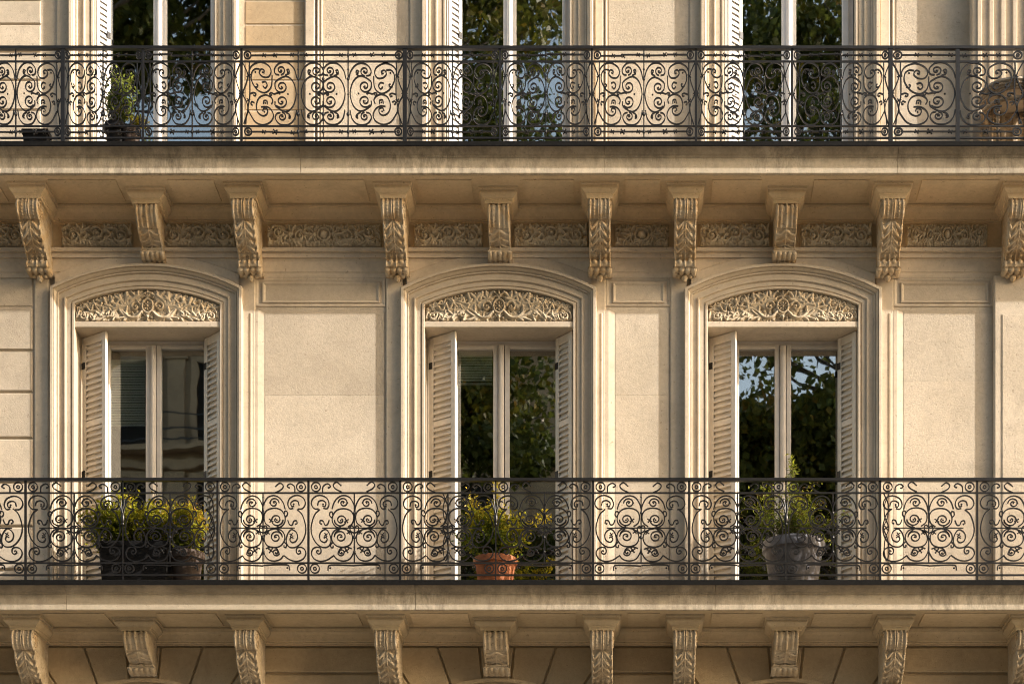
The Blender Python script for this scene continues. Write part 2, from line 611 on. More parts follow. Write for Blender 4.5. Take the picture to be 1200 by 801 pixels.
for lev, cuts in ((0, [352, 708, 1052]), (1, [78, 487, 838])):
    zo = -H * lev
    e = [XL] + [X(c, .8) for c in cuts] + [XR + 3.2]
    for i in range(len(e) - 1):
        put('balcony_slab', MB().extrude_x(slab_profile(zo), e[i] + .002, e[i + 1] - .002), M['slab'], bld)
    # soffit skin in stone whose colour is warmed to stand in for bounced light, and the moulded cornice where it meets the wall
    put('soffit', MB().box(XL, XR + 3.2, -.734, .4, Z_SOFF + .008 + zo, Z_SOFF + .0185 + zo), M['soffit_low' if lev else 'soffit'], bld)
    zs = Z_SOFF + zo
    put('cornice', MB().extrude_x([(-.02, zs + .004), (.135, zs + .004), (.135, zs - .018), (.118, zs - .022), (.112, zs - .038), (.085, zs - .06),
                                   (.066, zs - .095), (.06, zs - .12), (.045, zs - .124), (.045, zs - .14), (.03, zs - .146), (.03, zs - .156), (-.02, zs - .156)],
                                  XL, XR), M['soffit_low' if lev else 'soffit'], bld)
    put('edge_flashing', MB().extrude_x([(.70, 10.726 + zo), (.912, 10.726 + zo), (.912, 10.757 + zo), (.905, 10.762 + zo), (.70, 10.762 + zo)], XL, XR + 3.2),
        M['flash'], bld)
    put('edge_flashing', MB().extrude_x([(.9055, 10.708 + zo), (.920, 10.708 + zo), (.920, 10.752 + zo), (.9125, 10.752 + zo), (.9125, 10.7255 + zo), (.9055, 10.7255 + zo)], XL, XR + 3.2),
        M['flash'], bld)
    put('balcony_floor', MB().box(XL, XR + 3.2, -.699, -.006, 10.7225 + zo, 10.742 + zo), M['floor'], bld)

# ------------------------------------------------------------------ string course under the frieze
zf1 = Z_SOFF - .156
zf0 = Z(290, .05)
zz = [Z(v, .05) for v in (290, 291.5, 296, 297.5, 302, 303.5, 305, 317.5, 319.5, 323.5, 325)]
string_prof = [(-.01, zz[0] + .004), (.05, zz[0] + .004), (.088, zz[1]), (.092, zz[2]), (.058, zz[2] + .001), (.056, zz[3]), (.062, zz[3] - .003), (.062, zz[4]), (.036, zz[4] + .001), (.034, zz[5]),
               (.03, zz[6]), (.03, zz[7]), (.02, zz[7] - .003), (.02, zz[8] - .012), (.012, zz[9]), (-.01, zz[9])]
put('string_course', MB().extrude_x(string_prof, XL, XR), M['trim'], bld)
put('frieze', MB().slab(XL, XR, -.02, .016, zf0 - .003, zf1 + .003), M['soffit'], bld)

# ------------------------------------------------------------------ pilasters, panels, blocks of the middle storey
ZM0 = Z_MIDFLOOR + .0
def strip(px0, px1, d, z0, z1, name='pilaster', m='trim', b=.012):
    put(name, MB().slab(X(px0, d), X(px1, d), -.01, d, z0, z1, b), M[m], bld)


ztop_pil = zz[9] + .004
for a, b_, d in ((40, 57, .027), (278.5, 299.2, .027), (452, 472, .027), (690, 709.8, .027), (785.5, 806, .027), (1026, 1047.3, .027)):
    strip(a, b_, d, ZM0, ztop_pil)
# thin grooved bead beside the right-hand surrounds
for a in (292.5, 703.5, 1041.5):
    put('bead', MB().slab(X(a, .03), X(a + 3.2, .03), -.01, .036, ZM0, Z(368), .008), M['trim'], bld)
strip(1165, 1420, .078, ZM0, ztop_pil, m='wall', b=.014)
put('wall_panel', MB().slab(X(1174, .08), X(1405, .08), .06, .086, ZM0, Z(368, .08), .008), M['rough'], bld)


def sunk_frame(x0, x1, z0, z1, w, d, name='panel_frame', m='trim'):
    """raised flat frame with a splayed inner edge, leaving the panel sunk"""
    mb = MB()
    o = [(x0, z0), (x1, z0), (x1, z1), (x0, z1)]
    i1 = [(x0 + w, z0 + w), (x1 - w, z0 + w), (x1 - w, z1 - w), (x0 + w, z1 - w)]
    w2 = w + .022
    i2 = [(x0 + w2, z0 + w2), (x1 - w2, z0 + w2), (x1 - w2, z1 - w2), (x0 + w2, z1 - w2)]
    vs = [(a, .002, b) for a, b in o] + [(a, -d, b) for a, b in o] + [(a, -d, b) for a, b in i1] + [(a, .001, b) for a, b in i2]
    fs = []
    for k in range(4):
        q = (k + 1) % 4
        fs += [(k, q, 4 + q, 4 + k), (4 + k, 4 + q, 8 + q, 8 + k), (8 + k, 8 + q, 12 + q, 12 + k)]
    mb.add(vs, fs)
    put(name, mb, M[m], bld)


def bay(px0, px1, joints=(), rough=False):
    """a wall bay between two pilasters: framed small panel on top, tall splayed panel below"""
    x0, x1 = X(px0), X(px1)
    zt = zz[9] - .002
    zs = Z(359)
    sunk_frame(x0, x1, zs, zt, .012, .011)
    sunk_frame(x0 + .075, x1 - .06, zs + .035, zt - .045, .012, .016)
    # tall panel: thin splayed edge left and right, standing proud of the joints
    ej = [ZM0] + [Z(j) for j in joints] + [Z(367.5)]
    ej.sort()
    for i in range(len(ej) - 1):
        put('wall_panel' if not joints else 'stone_block',
            MB().slab(x0 + .10, x1 - .012, -.01, .007, ej[i] + .0003, ej[i + 1] - .0003, .0014), M['mid' if rough else 'wall'], bld)
    mb = MB()
    xa, xb = x0 + .012, x0 + .098
    mb.add([(xa - .02, -.024, ZM0), (xa + .016, -.024, ZM0), (xb, -.004, ZM0), (xa - .02, .01, ZM0), (xb, .01, ZM0),
            (xa - .02, -.024, Z(364)), (xa + .016, -.024, Z(364)), (xb, -.004, Z(366)), (xa - .02, .01, Z(364)), (xb, .01, Z(366))],
           [(0, 1, 6, 5), (1, 2, 7, 6), (2, 4, 9, 7), (5, 6, 7, 9, 8), (3, 0, 5, 8)])
    put('panel_splay', mb, M['trim'], bld)


bay(299.5, 451.5, (463,))
bay(710, 785, (463, 566))
bay(1047.5, 1164.5, (447, 522), True)
# coursed blocks left of the first window
ys = [325, 360.5, 411.5, 460, 514, 566, 617, 668, 706]
for i in range(len(ys) - 1):
    zb, zt = Z(ys[i + 1]) + .012, Z(ys[i]) - .012
    for xa, xb in ((XL, X(-95) - .004), (X(-95) + .004, X(38.5))):
        put('stone_block', MB().slab(xa, xb, -.01, .022 if i else .012, zb, zt, .010), M['wall'], bld)

# ------------------------------------------------------------------ window surrounds
SUR = [(-.004, -.05), (-.004, .030), (.0, .036), (.020, .036), (.024, .018), (.032, .018), (.036, .028), (.082, .028), (.084, .044), (.090, .050), (.102, .050), (.106, .032), (.112, .030), (.160, .030),
       (.163, .052), (.174, .054), (.176, .044), (.181, .044), (.183, .058), (.192, .072), (.200, .086), (.203, .090), (.205, .082), (.209, .082), (.211, .104), (.238, .104), (.242, .098), (.245, .06), (.248, -.02)]


def surround(xa, xb, zb, arch=True, ztop=None):
    xc = (xa + xb) / 2
    n = 26
    mb = MB()
    vs = []
    for o, d in SUR:
        row = [(xa - o, zb)]
        if arch:
            r = R_IN + o
            hc = (xb - xa) / 2 + o
            for k in range(n + 1):
                x = xc - hc + 2 * hc * k / n
                row.append((x, arc_z(x, xc, r)))
        else:
            row += [(xa - o, ztop), (xb + o, ztop)]
        row.append((xb + o, zb))
        vs += [(x, -d, z) for x, z in row]
    c = len(row)
    fs = []
    for i in range(len(SUR) - 1):
        for j in range(c - 1):
            if not arch and j == 1:
                continue
            fs.append((i * c + j, i * c + j + 1, (i + 1) * c + j + 1, (i + 1) * c + j))
    mb.add(vs, fs)
    return mb


def arch_band(xa, xb):
    """the flat outer label that hugs the arch"""
    xc = (xa + xb) / 2
    hc = X(278) - X(170.5)
    r0, r1 = R_IN + .25, R_IN + .365
    mb = MB()
    vs, fs = [], []
    n = 24
    for k in range(n + 1):
        x = xc - hc + 2 * hc * k / n
        zi, zo = arc_z(x, xc, r0 - .01), arc_z(x, xc, r1)
        vs += [(x, -.050, zi), (x, -.050, zo - .012), (x, -.034, zo), (x, .01, zo)]
    for k in range(n):
        for j in range(3):
            fs.append((4 * k + j, 4 * k + 4 + j, 4 * k + 5 + j, 4 * k + 1 + j))
    mb.add(vs, fs)
    return mb


# ------------------------------------------------------------------ carved relief
def raster(H_, xs, zs, px, pz, r, h):
    """stamp a dome of radius r, height h"""
    i0, i1 = np.searchsorted(xs, (px - r, px + r))
    if i1 <= i0:
        return
    dx2 = (xs[i0:i1] - px) ** 2
    sub = H_[:, i0:i1]
    zsub = zs[:, i0:i1]
    d2 = (dx2[None, :] + (zsub - pz) ** 2) / (r * r)
    np.maximum(sub, h * np.sqrt(np.clip(1 - d2, 0, 1)), out=sub)


class Carve:
    def __init__(self):
        self.p = []

    def dot(self, x, z, r, h):
        self.p.append((x, z, r, h))

    def stroke(self, pts, r0, r1, h0, h1=None):
        p = np.asarray(pts, float)
        h1 = h0 if h1 is None else h1
        L = np.r_[0, np.cumsum(np.linalg.norm(np.diff(p, axis=0), axis=1))]
        rm = max(.0025, min(r0, r1) * .4)
        n = max(4, int(L[-1] / rm))
        n = min(n, 160)
        t = np.linspace(0, L[-1], n)
        xs = np.interp(t, L, p[:, 0])
        zs = np.interp(t, L, p[:, 1])
        for k in range(n):
            u = k / (n - 1)
            self.p.append((xs[k], zs[k], r0 + (r1 - r0) * u, h0 + (h1 - h0) * u))

    def leaf(self, x, z, a, L, h=.03, lobes=5, spread=.42, fat=1.0):
        """acanthus: a fan of tapering, curling lobes"""
        for k in range(lobes):
            q = k - (lobes - 1) / 2
            aa = a + q * spread
            l = L * (1 - .11 * abs(q))
            c = .5 * q * .5
            pts = [(x, z), (x + .5 * l * math.cos(aa), z + .5 * l * math.sin(aa)), (x + l * math.cos(aa + c), z + l * math.sin(aa + c))]
            self.stroke(catmull(pts, 5), L * .11 * fat, L * .085 * fat, h * .7, h)

    def spiral(self, cx, cz, r, a0, turns, sgn, w, h, eye=True):
        n = int(26 * turns)
        pts = []
        for k in range(n + 1):
            u = k / n
            a = a0 + sgn * turns * 2 * math.pi * u
            q = r * (1 - .82 * u)
            pts.append((cx + q * math.cos(a), cz + q * math.sin(a)))
        self.stroke(pts, w, w * .7, h)
        if eye:
            self.dot(cx, cz, r * .3, h * 1.2)

    def rosette(self, cx, cz, r, n=8, h=.035):
        for k in range(n):
            a = 2 * math.pi * k / n
            self.stroke([(cx + .35 * r * math.cos(a), cz + .35 * r * math.sin(a)), (cx + .85 * r * math.cos(a), cz + .85 * r * math.sin(a))], r * .17, r * .25, h * .7, h)
        self.dot(cx, cz, r * .34, h * 1.25)

    def mirror(self, xc):
        self.p += [(2 * xc - a, b, c, d) for a, b, c, d in self.p]


def relief(cv, w, z0f, z1f, nx, nz, d0):
    """grid over x in 0..w, z between two curves, raised by the carving"""
    xs = np.linspace(0, w, nx)
    v = np.linspace(0, 1, nz)[:, None]
    za = np.array([z0f(x) for x in xs])[None, :]
    zb = np.array([z1f(x) for x in xs])[None, :]
    zs = za + v * (zb - za)
    Hh = np.zeros((nz, nx))
    for px, pz, r, h in cv.p:
        raster(Hh, xs, zs, px, pz, r, h)
    edge = np.minimum(1, np.minimum(np.minimum(v, 1 - v) * nz / 1.5, np.minimum(xs, w - xs)[None, :] / w * nx / 1.5))
    Hh *= np.clip(edge, 0, 1)
    mb = MB()
    vs = np.stack([np.broadcast_to(xs[None, :], zs.shape), -(d0 + Hh), zs], -1).reshape(-1, 3)
    fs = []
    for i in range(nz - 1):
        for j in range(nx - 1):
            a = i * nx + j
            fs.append((a, a + 1, a + nx + 1, a + nx))
    mb.v = [tuple(p) for p in vs]
    mb.f = fs
    return mb


FH = zf1 - zf0 - .02            # height of a frieze panel


def bosses(cv, w, top, g, h=.032):
    for x in np.arange(.018, w, .034):
        for z in np.arange(.016, top(x), .034):
            cv.dot(x + g.normal() * .007, z + g.normal() * .007, g.uniform(.018, .028), h * g.uniform(.6, 1.1))


def frieze_carving(w, kind):
    cv = Carve()
    bosses(cv, w, lambda x: FH, np.random.default_rng(31), .019)
    zc = FH / 2
    if kind == 'wide' or kind == 'short':
        xc = w / 2
        cv.stroke([(xc + .066 * math.cos(a), zc + .066 * math.sin(a)) for a in np.linspace(0, 2 * math.pi, 30)], .014, .014, .03)
        cv.dot(xc, zc, .045, .045)
        cv.leaf(xc, zc + .05, math.pi / 2, .065, .035, 3, .6)
        cv.leaf(xc, zc - .06, -math.pi / 2, .05, .035, 3, .6)
        half = Carve()
        x = xc + .085
        half.leaf(x, zc, .1, .11, .034, 5, .55)
        if kind == 'wide':
            half.spiral(x + .17, zc - .02, .062, 2.6, 1.4, -1, .013, .034)
            half.leaf(x + .12, zc + .03, 1.0, .085, .034, 5, .5)
            half.leaf(x + .24, zc, .3, .12, .036, 5, .5)
            half.leaf(x + .22, zc - .05, -.6, .09, .034, 4, .5)
            half.spiral(x + .40, zc + .02, .058, 3.4, 1.3, 1, .013, .034)
            half.leaf(x + .36, zc - .05, -.4, .1, .034, 5, .45)
            half.leaf(x + .46, zc + .02, .5, .085, .034, 4, .5)
        else:
            half.leaf(x + .06, zc + .03, .7, .085, .034, 4, .5)
            half.leaf(x + .06, zc - .03, -.7, .085, .034, 4, .5)
        m = [(2 * xc - a, b, c, d) for a, b, c, d in half.p]
        cv.p += half.p + m
    else:
        x = .0
        s = 1
        k = 0
        while x < w - .05:
            cv.spiral(x + .13, zc - s * .012, .07, math.pi + s * .5, 1.5, s, .0135, .034)
            cv.rosette(x + .13, zc - s * .012, .03, 6, .036)
            cv.leaf(x + .03, zc + s * .055, s * .9 + .2, .08, .034, 4, .5)
            cv.leaf(x + .21, zc + s * .02, s * .9, .11, .036, 4, .55, 1.45)
            cv.leaf(x + .20, zc - s * .05, -s * .55, .11, .034, 4, .5, 1.45)
            cv.leaf(x + .05, zc - s * .055, -s * 2.2, .07, .034, 4, .5)
            x += .25
            s = -s
            k += 1
    g = np.random.default_rng(21)
    for x in np.arange(.04, w - .02, .075):
        for e in (-1, 1):
            cv.leaf(x + g.normal() * .008, zc + e * FH * .40, (1.57 if e < 0 else -1.57) + g.normal() * .7, g.uniform(.06, .08), .028, 3, .55, 1.5)
    return cv


fr_me = {}
def frieze_panel(px0, px1, kind):
    x0, x1 = X(px0, .03), X(px1, .03)
    w = {'wide': 1.22, 'mid': .75, 'short': .53}[kind]
    if kind not in fr_me:
        n = int(w / .0062)
        fr_me[kind] = relief(frieze_carving(w, kind), w, lambda x: 0, lambda x: FH, n, int(FH / .0062), .0).mesh('frieze_carving', M['carve'], smooth=True)
    o = link('frieze_carving', fr_me[kind], bld, (x0, -.0185, zf0 + .012))
    o.scale = ((x1 - x0) / w, 2.3, 1)


for a, b, k in ((-48, 32, 'mid'), (72, 156, 'mid'), (189, 277, 'mid'), (313, 447, 'wide'), (485, 566, 'mid'), (602, 689, 'mid'), (720, 784, 'short'),
                (820, 902, 'mid'), (938, 1022, 'mid'), (1062, 1157, 'wide'), (1212, 1300, 'mid')):
    frieze_panel(a, b, k)


def tympanum(w, arc, seed):
    g = np.random.default_rng(seed)
    j = lambda k: g.normal() * k
    cv = Carve()
    xc = w / 2
    zc = .165
    # small oval cartouche with a rosette, ribbons and a crest
    cv.stroke([(xc + .058 * math.cos(a), zc + .072 * math.sin(a)) for a in np.linspace(0, 2 * math.pi, 36)], .016, .016, .06)
    cv.rosette(xc, zc, .046, 8, .06)
    cv.leaf(xc, zc + .085, math.pi / 2, .085, .07, 5, .5)
    cv.leaf(xc, zc - .075, -math.pi / 2, .075, .06, 5, .5)
    cv.dot(xc, zc - .115, .022, .07)
    h = Carve()
    # stem that waves out to the corner, curling back in three small volutes
    stem = catmull([(xc + .06, zc - .06), (xc + .12, zc - .115), (xc + .20, zc - .115), (xc + .28, zc - .05), (xc + .36, zc - .03), (xc + .44, zc - .075), (xc + .52, zc - .11), (xc + .60, zc - .085), (xc + .68, zc - .11)], 8)
    h.stroke(stem, .021, .013, .062, .045)
    for cx, cz, r, a0, t_, sg in ((.135, -.005, .055, 2.8, 1.2, -1), (.385, -.09, .040, 1.2, 1.1, -1), (.60, -.12, .030, 1.0, 1.1, -1), (.70, -.10, .045, 3.0, 1.2, 1)):
        h.spiral(xc + cx + j(.004), zc + cz + j(.004), r, a0, t_, sg, .016, .058)
    for x, z, a, L in ((.11, .055, 1.2, .12), (.20, -.03, 1.25, .17), (.26, -.04, .85, .17), (.21, -.12, .25, .13), (.31, -.09, .25, .13),
                       (.33, -.03, .8, .14), (.41, -.05, .65, .14), (.44, -.115, .15, .12), (.50, -.075, .6, .12), (.53, -.13, .05, .10), (.58, -.08, .5, .10), (.65, -.145, -.1, .08), (.755, -.12, .6, .07)):
        h.leaf(xc + x + j(.006), zc + z + j(.006), a + j(.12), L * 1.05 * (1 + j(.06)), .062, 4, .50, 1.5)
    for x in np.arange(.09, w / 2 - .03, .07):
        top = arc(xc + x)
        h.leaf(xc + x + j(.01), top - .075, .9 + j(.4), .085, .045, 3, .6, 1.6)
        h.leaf(xc + x + j(.01), .03, .7 + j(.5), .085, .036, 3, .6, 1.6)
    bosses(cv, w, arc, g, .036)
    cv.p += h.p + [(2 * xc - a, b, r, q) for a, b, r, q in h.p]
    return relief(cv, w, lambda x: 0, arc, int(w / .0052), 56, 0.0)


tym_w = MID[1][1] - MID[1][0] - .012
rz = Z_LINT1 + .002
ty_mes = [tympanum(tym_w, lambda x: arc_z(x - tym_w / 2 + 0, 0, R_IN) - rz - .004, sd).mesh('tympanum_carving', M['tympanum'], smooth=True) for sd in (4, 9, 17)]
for (a, b), ty_me in zip(MID, ty_mes):
    s = put('window_surround', surround(a, b, ZM0), M['trim'], bld, autosmooth=18)
    put('arch_band', arch_band(a, b), M['trim'], s)
    o = link('tympanum_carving', ty_me, s, (a + .006, .028, rz))
    o.scale = ((b - a - .012) / tym_w, 1, 1)
    put('lintel', MB().slab(a - .003, b + .003, -.549, .024, Z_LINT0, Z_LINT1, .006), M['trim'], s)
for a, b in UPP:
    put('window_surround', surround(a, b, Z_TOPFLOOR, False, ZTOP), M['trim'], bld, autosmooth=32)

# upper storey wall articulation
ZU0, ZU1 = Z_TOPFLOOR, ZTOP
for a, b_, d in ((66, 81, .03), (357, 369, .055), (480, 497, .027), (697, 707.5, .027), (808, 826, .027), (1031, 1043.5, .027)):
    strip(a, b_, d, ZU0, ZU1)
for a, d in ((371.0, .05), (375, .04), (708.6, .03), (1045, .03)):
    put('bead', MB().slab(X(a, d), X(a + 3, d), -.01, d, ZU0, ZU1, .010), M['trim'], bld)
for a, b in ((378.5, 479), (713, 807.5), (1050, 1140)):
    put('wall_panel', MB().slab(X(a), X(b), -.01, .006, ZU0, ZU1, .004), M['mid'], bld)
yj = [-120, -60, 1.5, 29.5, 62, 95, 130, 173]
for i in range(len(yj) - 1):
    put('stone_block', MB().slab(X(288), X(356.5), -.01, .008, Z(yj[i + 1]) + .008, Z(yj[i]) - .008, .006), M['warm'], bld)
    put('stone_block', MB().slab(XL, X(48), -.01, .020, Z(yj[i + 1]) + .008, Z(yj[i]) - .008, .008), M['wall'], bld)

# big fluted pilaster at the top right
px0, px1 = X(1140, .2), X(1330, .2)
put('pilaster_core', MB().slab(px0, px1, -.01, .19, ZU0 + .0, ZU1, .0), M['trim'], bld)
mb = MB()
prof = []
x = px0
fl = [(0, .19), (.02, .215)]
prof = [(px0 - .001, .0), (px0 - .001, .195)]
x = px0 + .05
prof.append((x, .20))
while x < px1 - .2:
    prof += [(x, .215), (x + .035, .215)]
    for k in range(9):
        t = math.pi * k / 8
        prof.append((x + .035 + .045 * (1 - math.cos(t)), .213 - .040 * math.sin(t)))
    x += .125
    prof.append((x, .215))
prof += [(px1 + .001, .2), (px1 + .001, 0)]
vs = [(a, -d - .002, ZU0 + .10) for a, d in prof] + [(a, -d - .002, ZU1) for a, d in prof]
n = len(prof)
mb.add(vs, [(i, i + 1, n + i + 1, n + i) for i in range(n - 1)])
put('fluted_pilaster', mb, M['trim'], bld)
put('pilaster_base', MB().slab(px0 - .03, px1 + .03, -.01, .245, ZU0, ZU0 + .10, .012), M['trim'], bld)
# ------------------------------------------------------------------ lower storey (under the lower balcony)
zl_top = Z_SOFF - H - .156
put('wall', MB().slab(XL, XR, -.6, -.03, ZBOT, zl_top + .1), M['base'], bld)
ARC_Y = 965
RI = 170


def pxz(px, py):
    return X(px, .0), Z(py, .0)


def wedge_block(cpx, a0, a1, ytop):
    """voussoir between two rays from the arch centre, cut level at the top"""
    g = .010
    pts = []
    for a in (a0, a1):
        s = 1 if a == a0 else -1
        xi, zi = pxz(cpx + RI * math.sin(R(a)), ARC_Y - RI * math.cos(R(a)))
        yy = ytop
        t = (ARC_Y - yy) / math.cos(R(a))
        xo, zo = pxz(cpx + t * math.sin(R(a)), yy)
        pts.append(((xi + s * g, zi), (xo + s * g, zo - g)))
    mida = (a0 + a1) / 2
    xm, zm = pxz(cpx + RI * math.sin(R(mida)), ARC_Y - RI * math.cos(R(mida)))
    poly = [pts[0][0], (xm, zm), pts[1][0], pts[1][1], pts[0][1]]
    c = np.mean(poly, 0)
    ins = [tuple(np.array(p) + (c - np.array(p)) * .012 / max(.05, np.linalg.norm(c - np.array(p)))) for p in poly]
    n = 5
    vs = [(x, .03, z) for x, z in poly] + [(x, .012, z) for x, z in poly] + [(x, 0, z) for x, z in ins]
    fs = []
    for i in range(n):
        j = (i + 1) % n
        fs += [(i, j, n + j, n + i), (n + i, n + j, 2 * n + j, 2 * n + i)]
    fs.append(tuple(range(2 * n, 3 * n)))
    return MB().add(vs, fs)


ytopl = 1400 - (zl_top - .004) * F / D
for cpx in (168, 582, 921):
    for a0, a1, yt in ((-5.5, 5.5, ytopl), (-18.4, -5.5, ytopl), (5.5, 18.4, ytopl), (-32, -18.4, ytopl), (18.4, 32, ytopl)):
        put('voussoir', wedge_block(cpx, a0, a1, yt), M['base'], bld)
    # rim moulding of the arch
    rm = MB()
    vs = []
    pr = [(RI - 3, -.02), (RI - 3, .012), (RI + 1, .016), (RI + 1.5, -.02)]
    angs = np.linspace(-46, 46, 30)
    for a in angs:
        for r, d in pr:
            xx, zz_ = pxz(cpx + r * math.sin(R(a)), ARC_Y - r * math.cos(R(a)))
            vs.append((xx, -d, zz_))
    rm.add(vs, [(4 * i + j, 4 * i + j + 1, 4 * i + 5 + j, 4 * i + 4 + j) for i in range(29) for j in range(3)])
    put('arch_rim', rm, M['base'], bld)
def course_block(cl, cr, y0, y1):
    """coursed block between two arches, its ends cut along the springing joints"""
    t = math.tan(R(32))
    g = .011
    p = []
    for yy, gg in ((y1, g), (y0, -g)):
        zz_ = Z(yy) + gg
        xl = (X(cl + t * (ARC_Y - yy)) + g) if cl else XL
        xr = (X(cr - t * (ARC_Y - yy)) - g) if cr else XR
        p.append((xl, xr, zz_))
    poly = [(p[0][0], p[0][2]), (p[0][1], p[0][2]), (p[1][1], p[1][2]), (p[1][0], p[1][2])]
    c = np.mean(poly, 0)
    ins = [(x + (.012 if x < c[0] else -.012), z + (.012 if z < c[1] else -.012)) for x, z in poly]
    vs = [(x, .03, z) for x, z in poly] + [(x, .012, z) for x, z in poly] + [(x, .001, z) for x, z in ins]
    fs = []
    for i in range(4):
        j = (i + 1) % 4
        fs += [(i, j, 4 + j, 4 + i), (4 + i, 4 + j, 8 + j, 8 + i)]
    fs.append((8, 9, 10, 11))
    return MB().add(vs, fs)


for cl, cr in ((None, 168), (168, 582), (582, 921), (921, None)):
    for y0, y1 in ((ytopl, 788), (788, 830), (830, 872)):
        put('stone_block', course_block(cl, cr, y0, y1), M['base'], bld)


# ------------------------------------------------------------------ corbels
def abacus(hw, d, h):
    """stepped, moulded block over the scroll; x centred on 0, z from 0 down"""
    prof = [(hw, d, 0.0), (hw, d, -.026), (hw - .022, d - .020, -.030), (hw - .024, d - .022, -.050), (hw - .012, d - .012, -.053), (hw - .014, d - .014, -.066), (hw - .030, d - .026, -.085), (hw - .050, d - .042, -.102),
            (hw - .056, d - .050, -.106), (hw - .056, d - .050, -.120), (hw - .066, d - .056, -.124), (hw - .066, d - .056, -h)]
    mb = MB()
    vs = []
    for w, dd, z in prof:
        vs += [(-w, .02, z), (-w, -dd, z), (w, -dd, z), (w, .02, z)]
    fs = []
    for i in range(len(prof) - 1):
        o = 4 * i
        for k in range(3):
            fs.append((o + k, o + k + 1, o + k + 5, o + k + 4))
    o = 4 * (len(prof) - 1)
    fs += [(0, 1, 2, 3), (o + 3, o + 2, o + 1, o)]
    return mb.add(vs, fs)


def scroll(prof, hw, carving, nu=45, nv=130, capt=.81):
    """bracket scroll: the front follows the (depth, z) profile; the carving is laid out flat and wrapped onto it"""
    p = catmull(prof, 8)
    L = np.r_[0, np.cumsum(np.linalg.norm(np.diff(p, axis=0), axis=1))]
    LT = L[-1]
    s = np.linspace(0, LT, nv)
    d = np.interp(s, L, p[:, 0])
    z = np.interp(s, L, p[:, 1])
    tg = np.stack([np.gradient(d), np.gradient(z)], 1)
    tg /= np.linalg.norm(tg, axis=1, keepdims=True)
    nm = np.stack([-tg[:, 1], tg[:, 0]], 1)
    xs = np.linspace(0, 2 * hw, nu)
    zs = np.broadcast_to(s[:, None], (nv, nu))
    Hh = np.zeros((nv, nu))
    cv, nicks = carving(hw, LT)
    for px, pz, r, h in cv.p:
        raster(Hh, xs, zs, px, pz, r, h)
    for c, w, dp in nicks:
        Hh -= dp * np.clip(1 - np.abs(zs - c) / w, 0, 1)
    vs = []
    for i in range(nv):
        ww = 1.14 if s[i] / LT > capt else 1.0
        for k in range(nu):
            h = Hh[i, k] * (.35 if k in (0, nu - 1) else 1)
            vs.append(((xs[k] - hw) * ww, -(d[i] + nm[i, 0] * h), z[i] + nm[i, 1] * h))
    fs = []
    for i in range(nv - 1):
        for j in range(nu - 1):
            a = i * nu + j
            fs.append((a, a + nu, a + nu + 1, a + 1))
    mb = MB()
    o = len(vs)
    for i in range(nv):
        vs.append((-hw, .02, z[i]))
    for i in range(nv):
        vs.append((hw, .02, z[i]))
    for i in range(nv - 1):
        fs.append((i * nu, o + i, o + i + 1, (i + 1) * nu))
        fs.append((i * nu + nu - 1, (i + 1) * nu + nu - 1, o + nv + i + 1, o + nv + i))
    mb.add(vs, fs)
    return mb


def bumpf(x, c, w):
    q = (x - c) / w
    return math.sqrt(max(0, 1 - q * q))


def carve_large(hw, LT):
    cv = Carve()
    c = hw
    t = lambda q: q * LT
    # volute: rolled edges, double bead in the middle, small beads between
    for x, r in ((.012, .012), (2 * hw - .012, .012), (c - .011, .008), (c + .011, .008)):
        cv.stroke([(x, t(.01)), (x, t(.275))], r, r, .015)
    for q in (-1, 1):
        for k in range(9):
            cv.dot(c + q * hw * .52, t(.03 + .028 * k), .013, .013)
    # acanthus leaf: midrib, four pairs of curling lobes
    cv.stroke([(c, t(.30)), (c, t(.60))], .012, .008, .022)
    for k in range(4):
        for q in (-1, 1):
            y = t(.305 + .075 * k)
            cv.stroke(catmull([(c + q * .012, y), (c + q * hw * .45, y + .045), (c + q * hw * .78, y + .075), (c + q * hw * .86, y + .055)], 5), .018, .014, .020, .030)
            cv.stroke([(c + q * .014, y + .03), (c + q * hw * .42, y + .09)], .012, .010, .014, .020)
    cv.leaf(c, t(.55), math.pi / 2, .07, .026, 5, .45)
    for q in (-1, 1):
        cv.stroke([(c + q * hw * .92, t(.30)), (c + q * hw * .92, t(.80))], .008, .008, .012)
    # husks below the leaf
    for k in range(3):
        for q in (-1, 1):
            cv.dot(c + q * hw * .48, t(.65 + .05 * k), .024, .018)
    cv.stroke([(c, t(.64)), (c, t(.795))], .010, .010, .016)
    # rolled cap of four lobes
    for q in (-.75, -.25, .25, .75):
        cv.stroke([(c + q * hw, t(.83)), (c + q * hw, t(.93))], .026, .022, .024)
    return cv, [(t(.288), .012, .016), (t(.812), .014, .020), (t(.62), .010, .006)]


def carve_small(hw, LT):
    cv = Carve()
    c = hw
    t = lambda q: q * LT
    for x, r in ((.014, .014), (2 * hw - .014, .014), (c, .013)):
        cv.stroke([(x, t(.01)), (x, t(.36))], r, r * .8, .016)
    for q in (-1, 1):
        cv.stroke([(c + q * hw * .5, t(.04)), (c + q * hw * .5, t(.36))], .018, .014, .010)
        for k in range(3):
            cv.stroke(catmull([(c + q * .012, t(.41 + .10 * k)), (c + q * hw * .5, t(.41 + .10 * k) + .03), (c + q * hw * .78, t(.41 + .10 * k) + .035)], 5), .017, .013, .016, .022)
        cv.stroke([(c + q * hw * .92, t(.38)), (c + q * hw * .92, t(.70))], .009, .009, .014)
    cv.stroke([(c, t(.40)), (c, t(.70))], .012, .010, .018)
    for q in (-.8, -.4, 0, .4, .8):
        cv.stroke([(c + q * hw, t(.79)), (c + q * hw, t(.86))], .021, .019, .022)
        cv.dot(c + q * hw, t(.93), .018, .024)
    return cv, [(t(.385), .010, .010), (t(.735), .022, .022)]


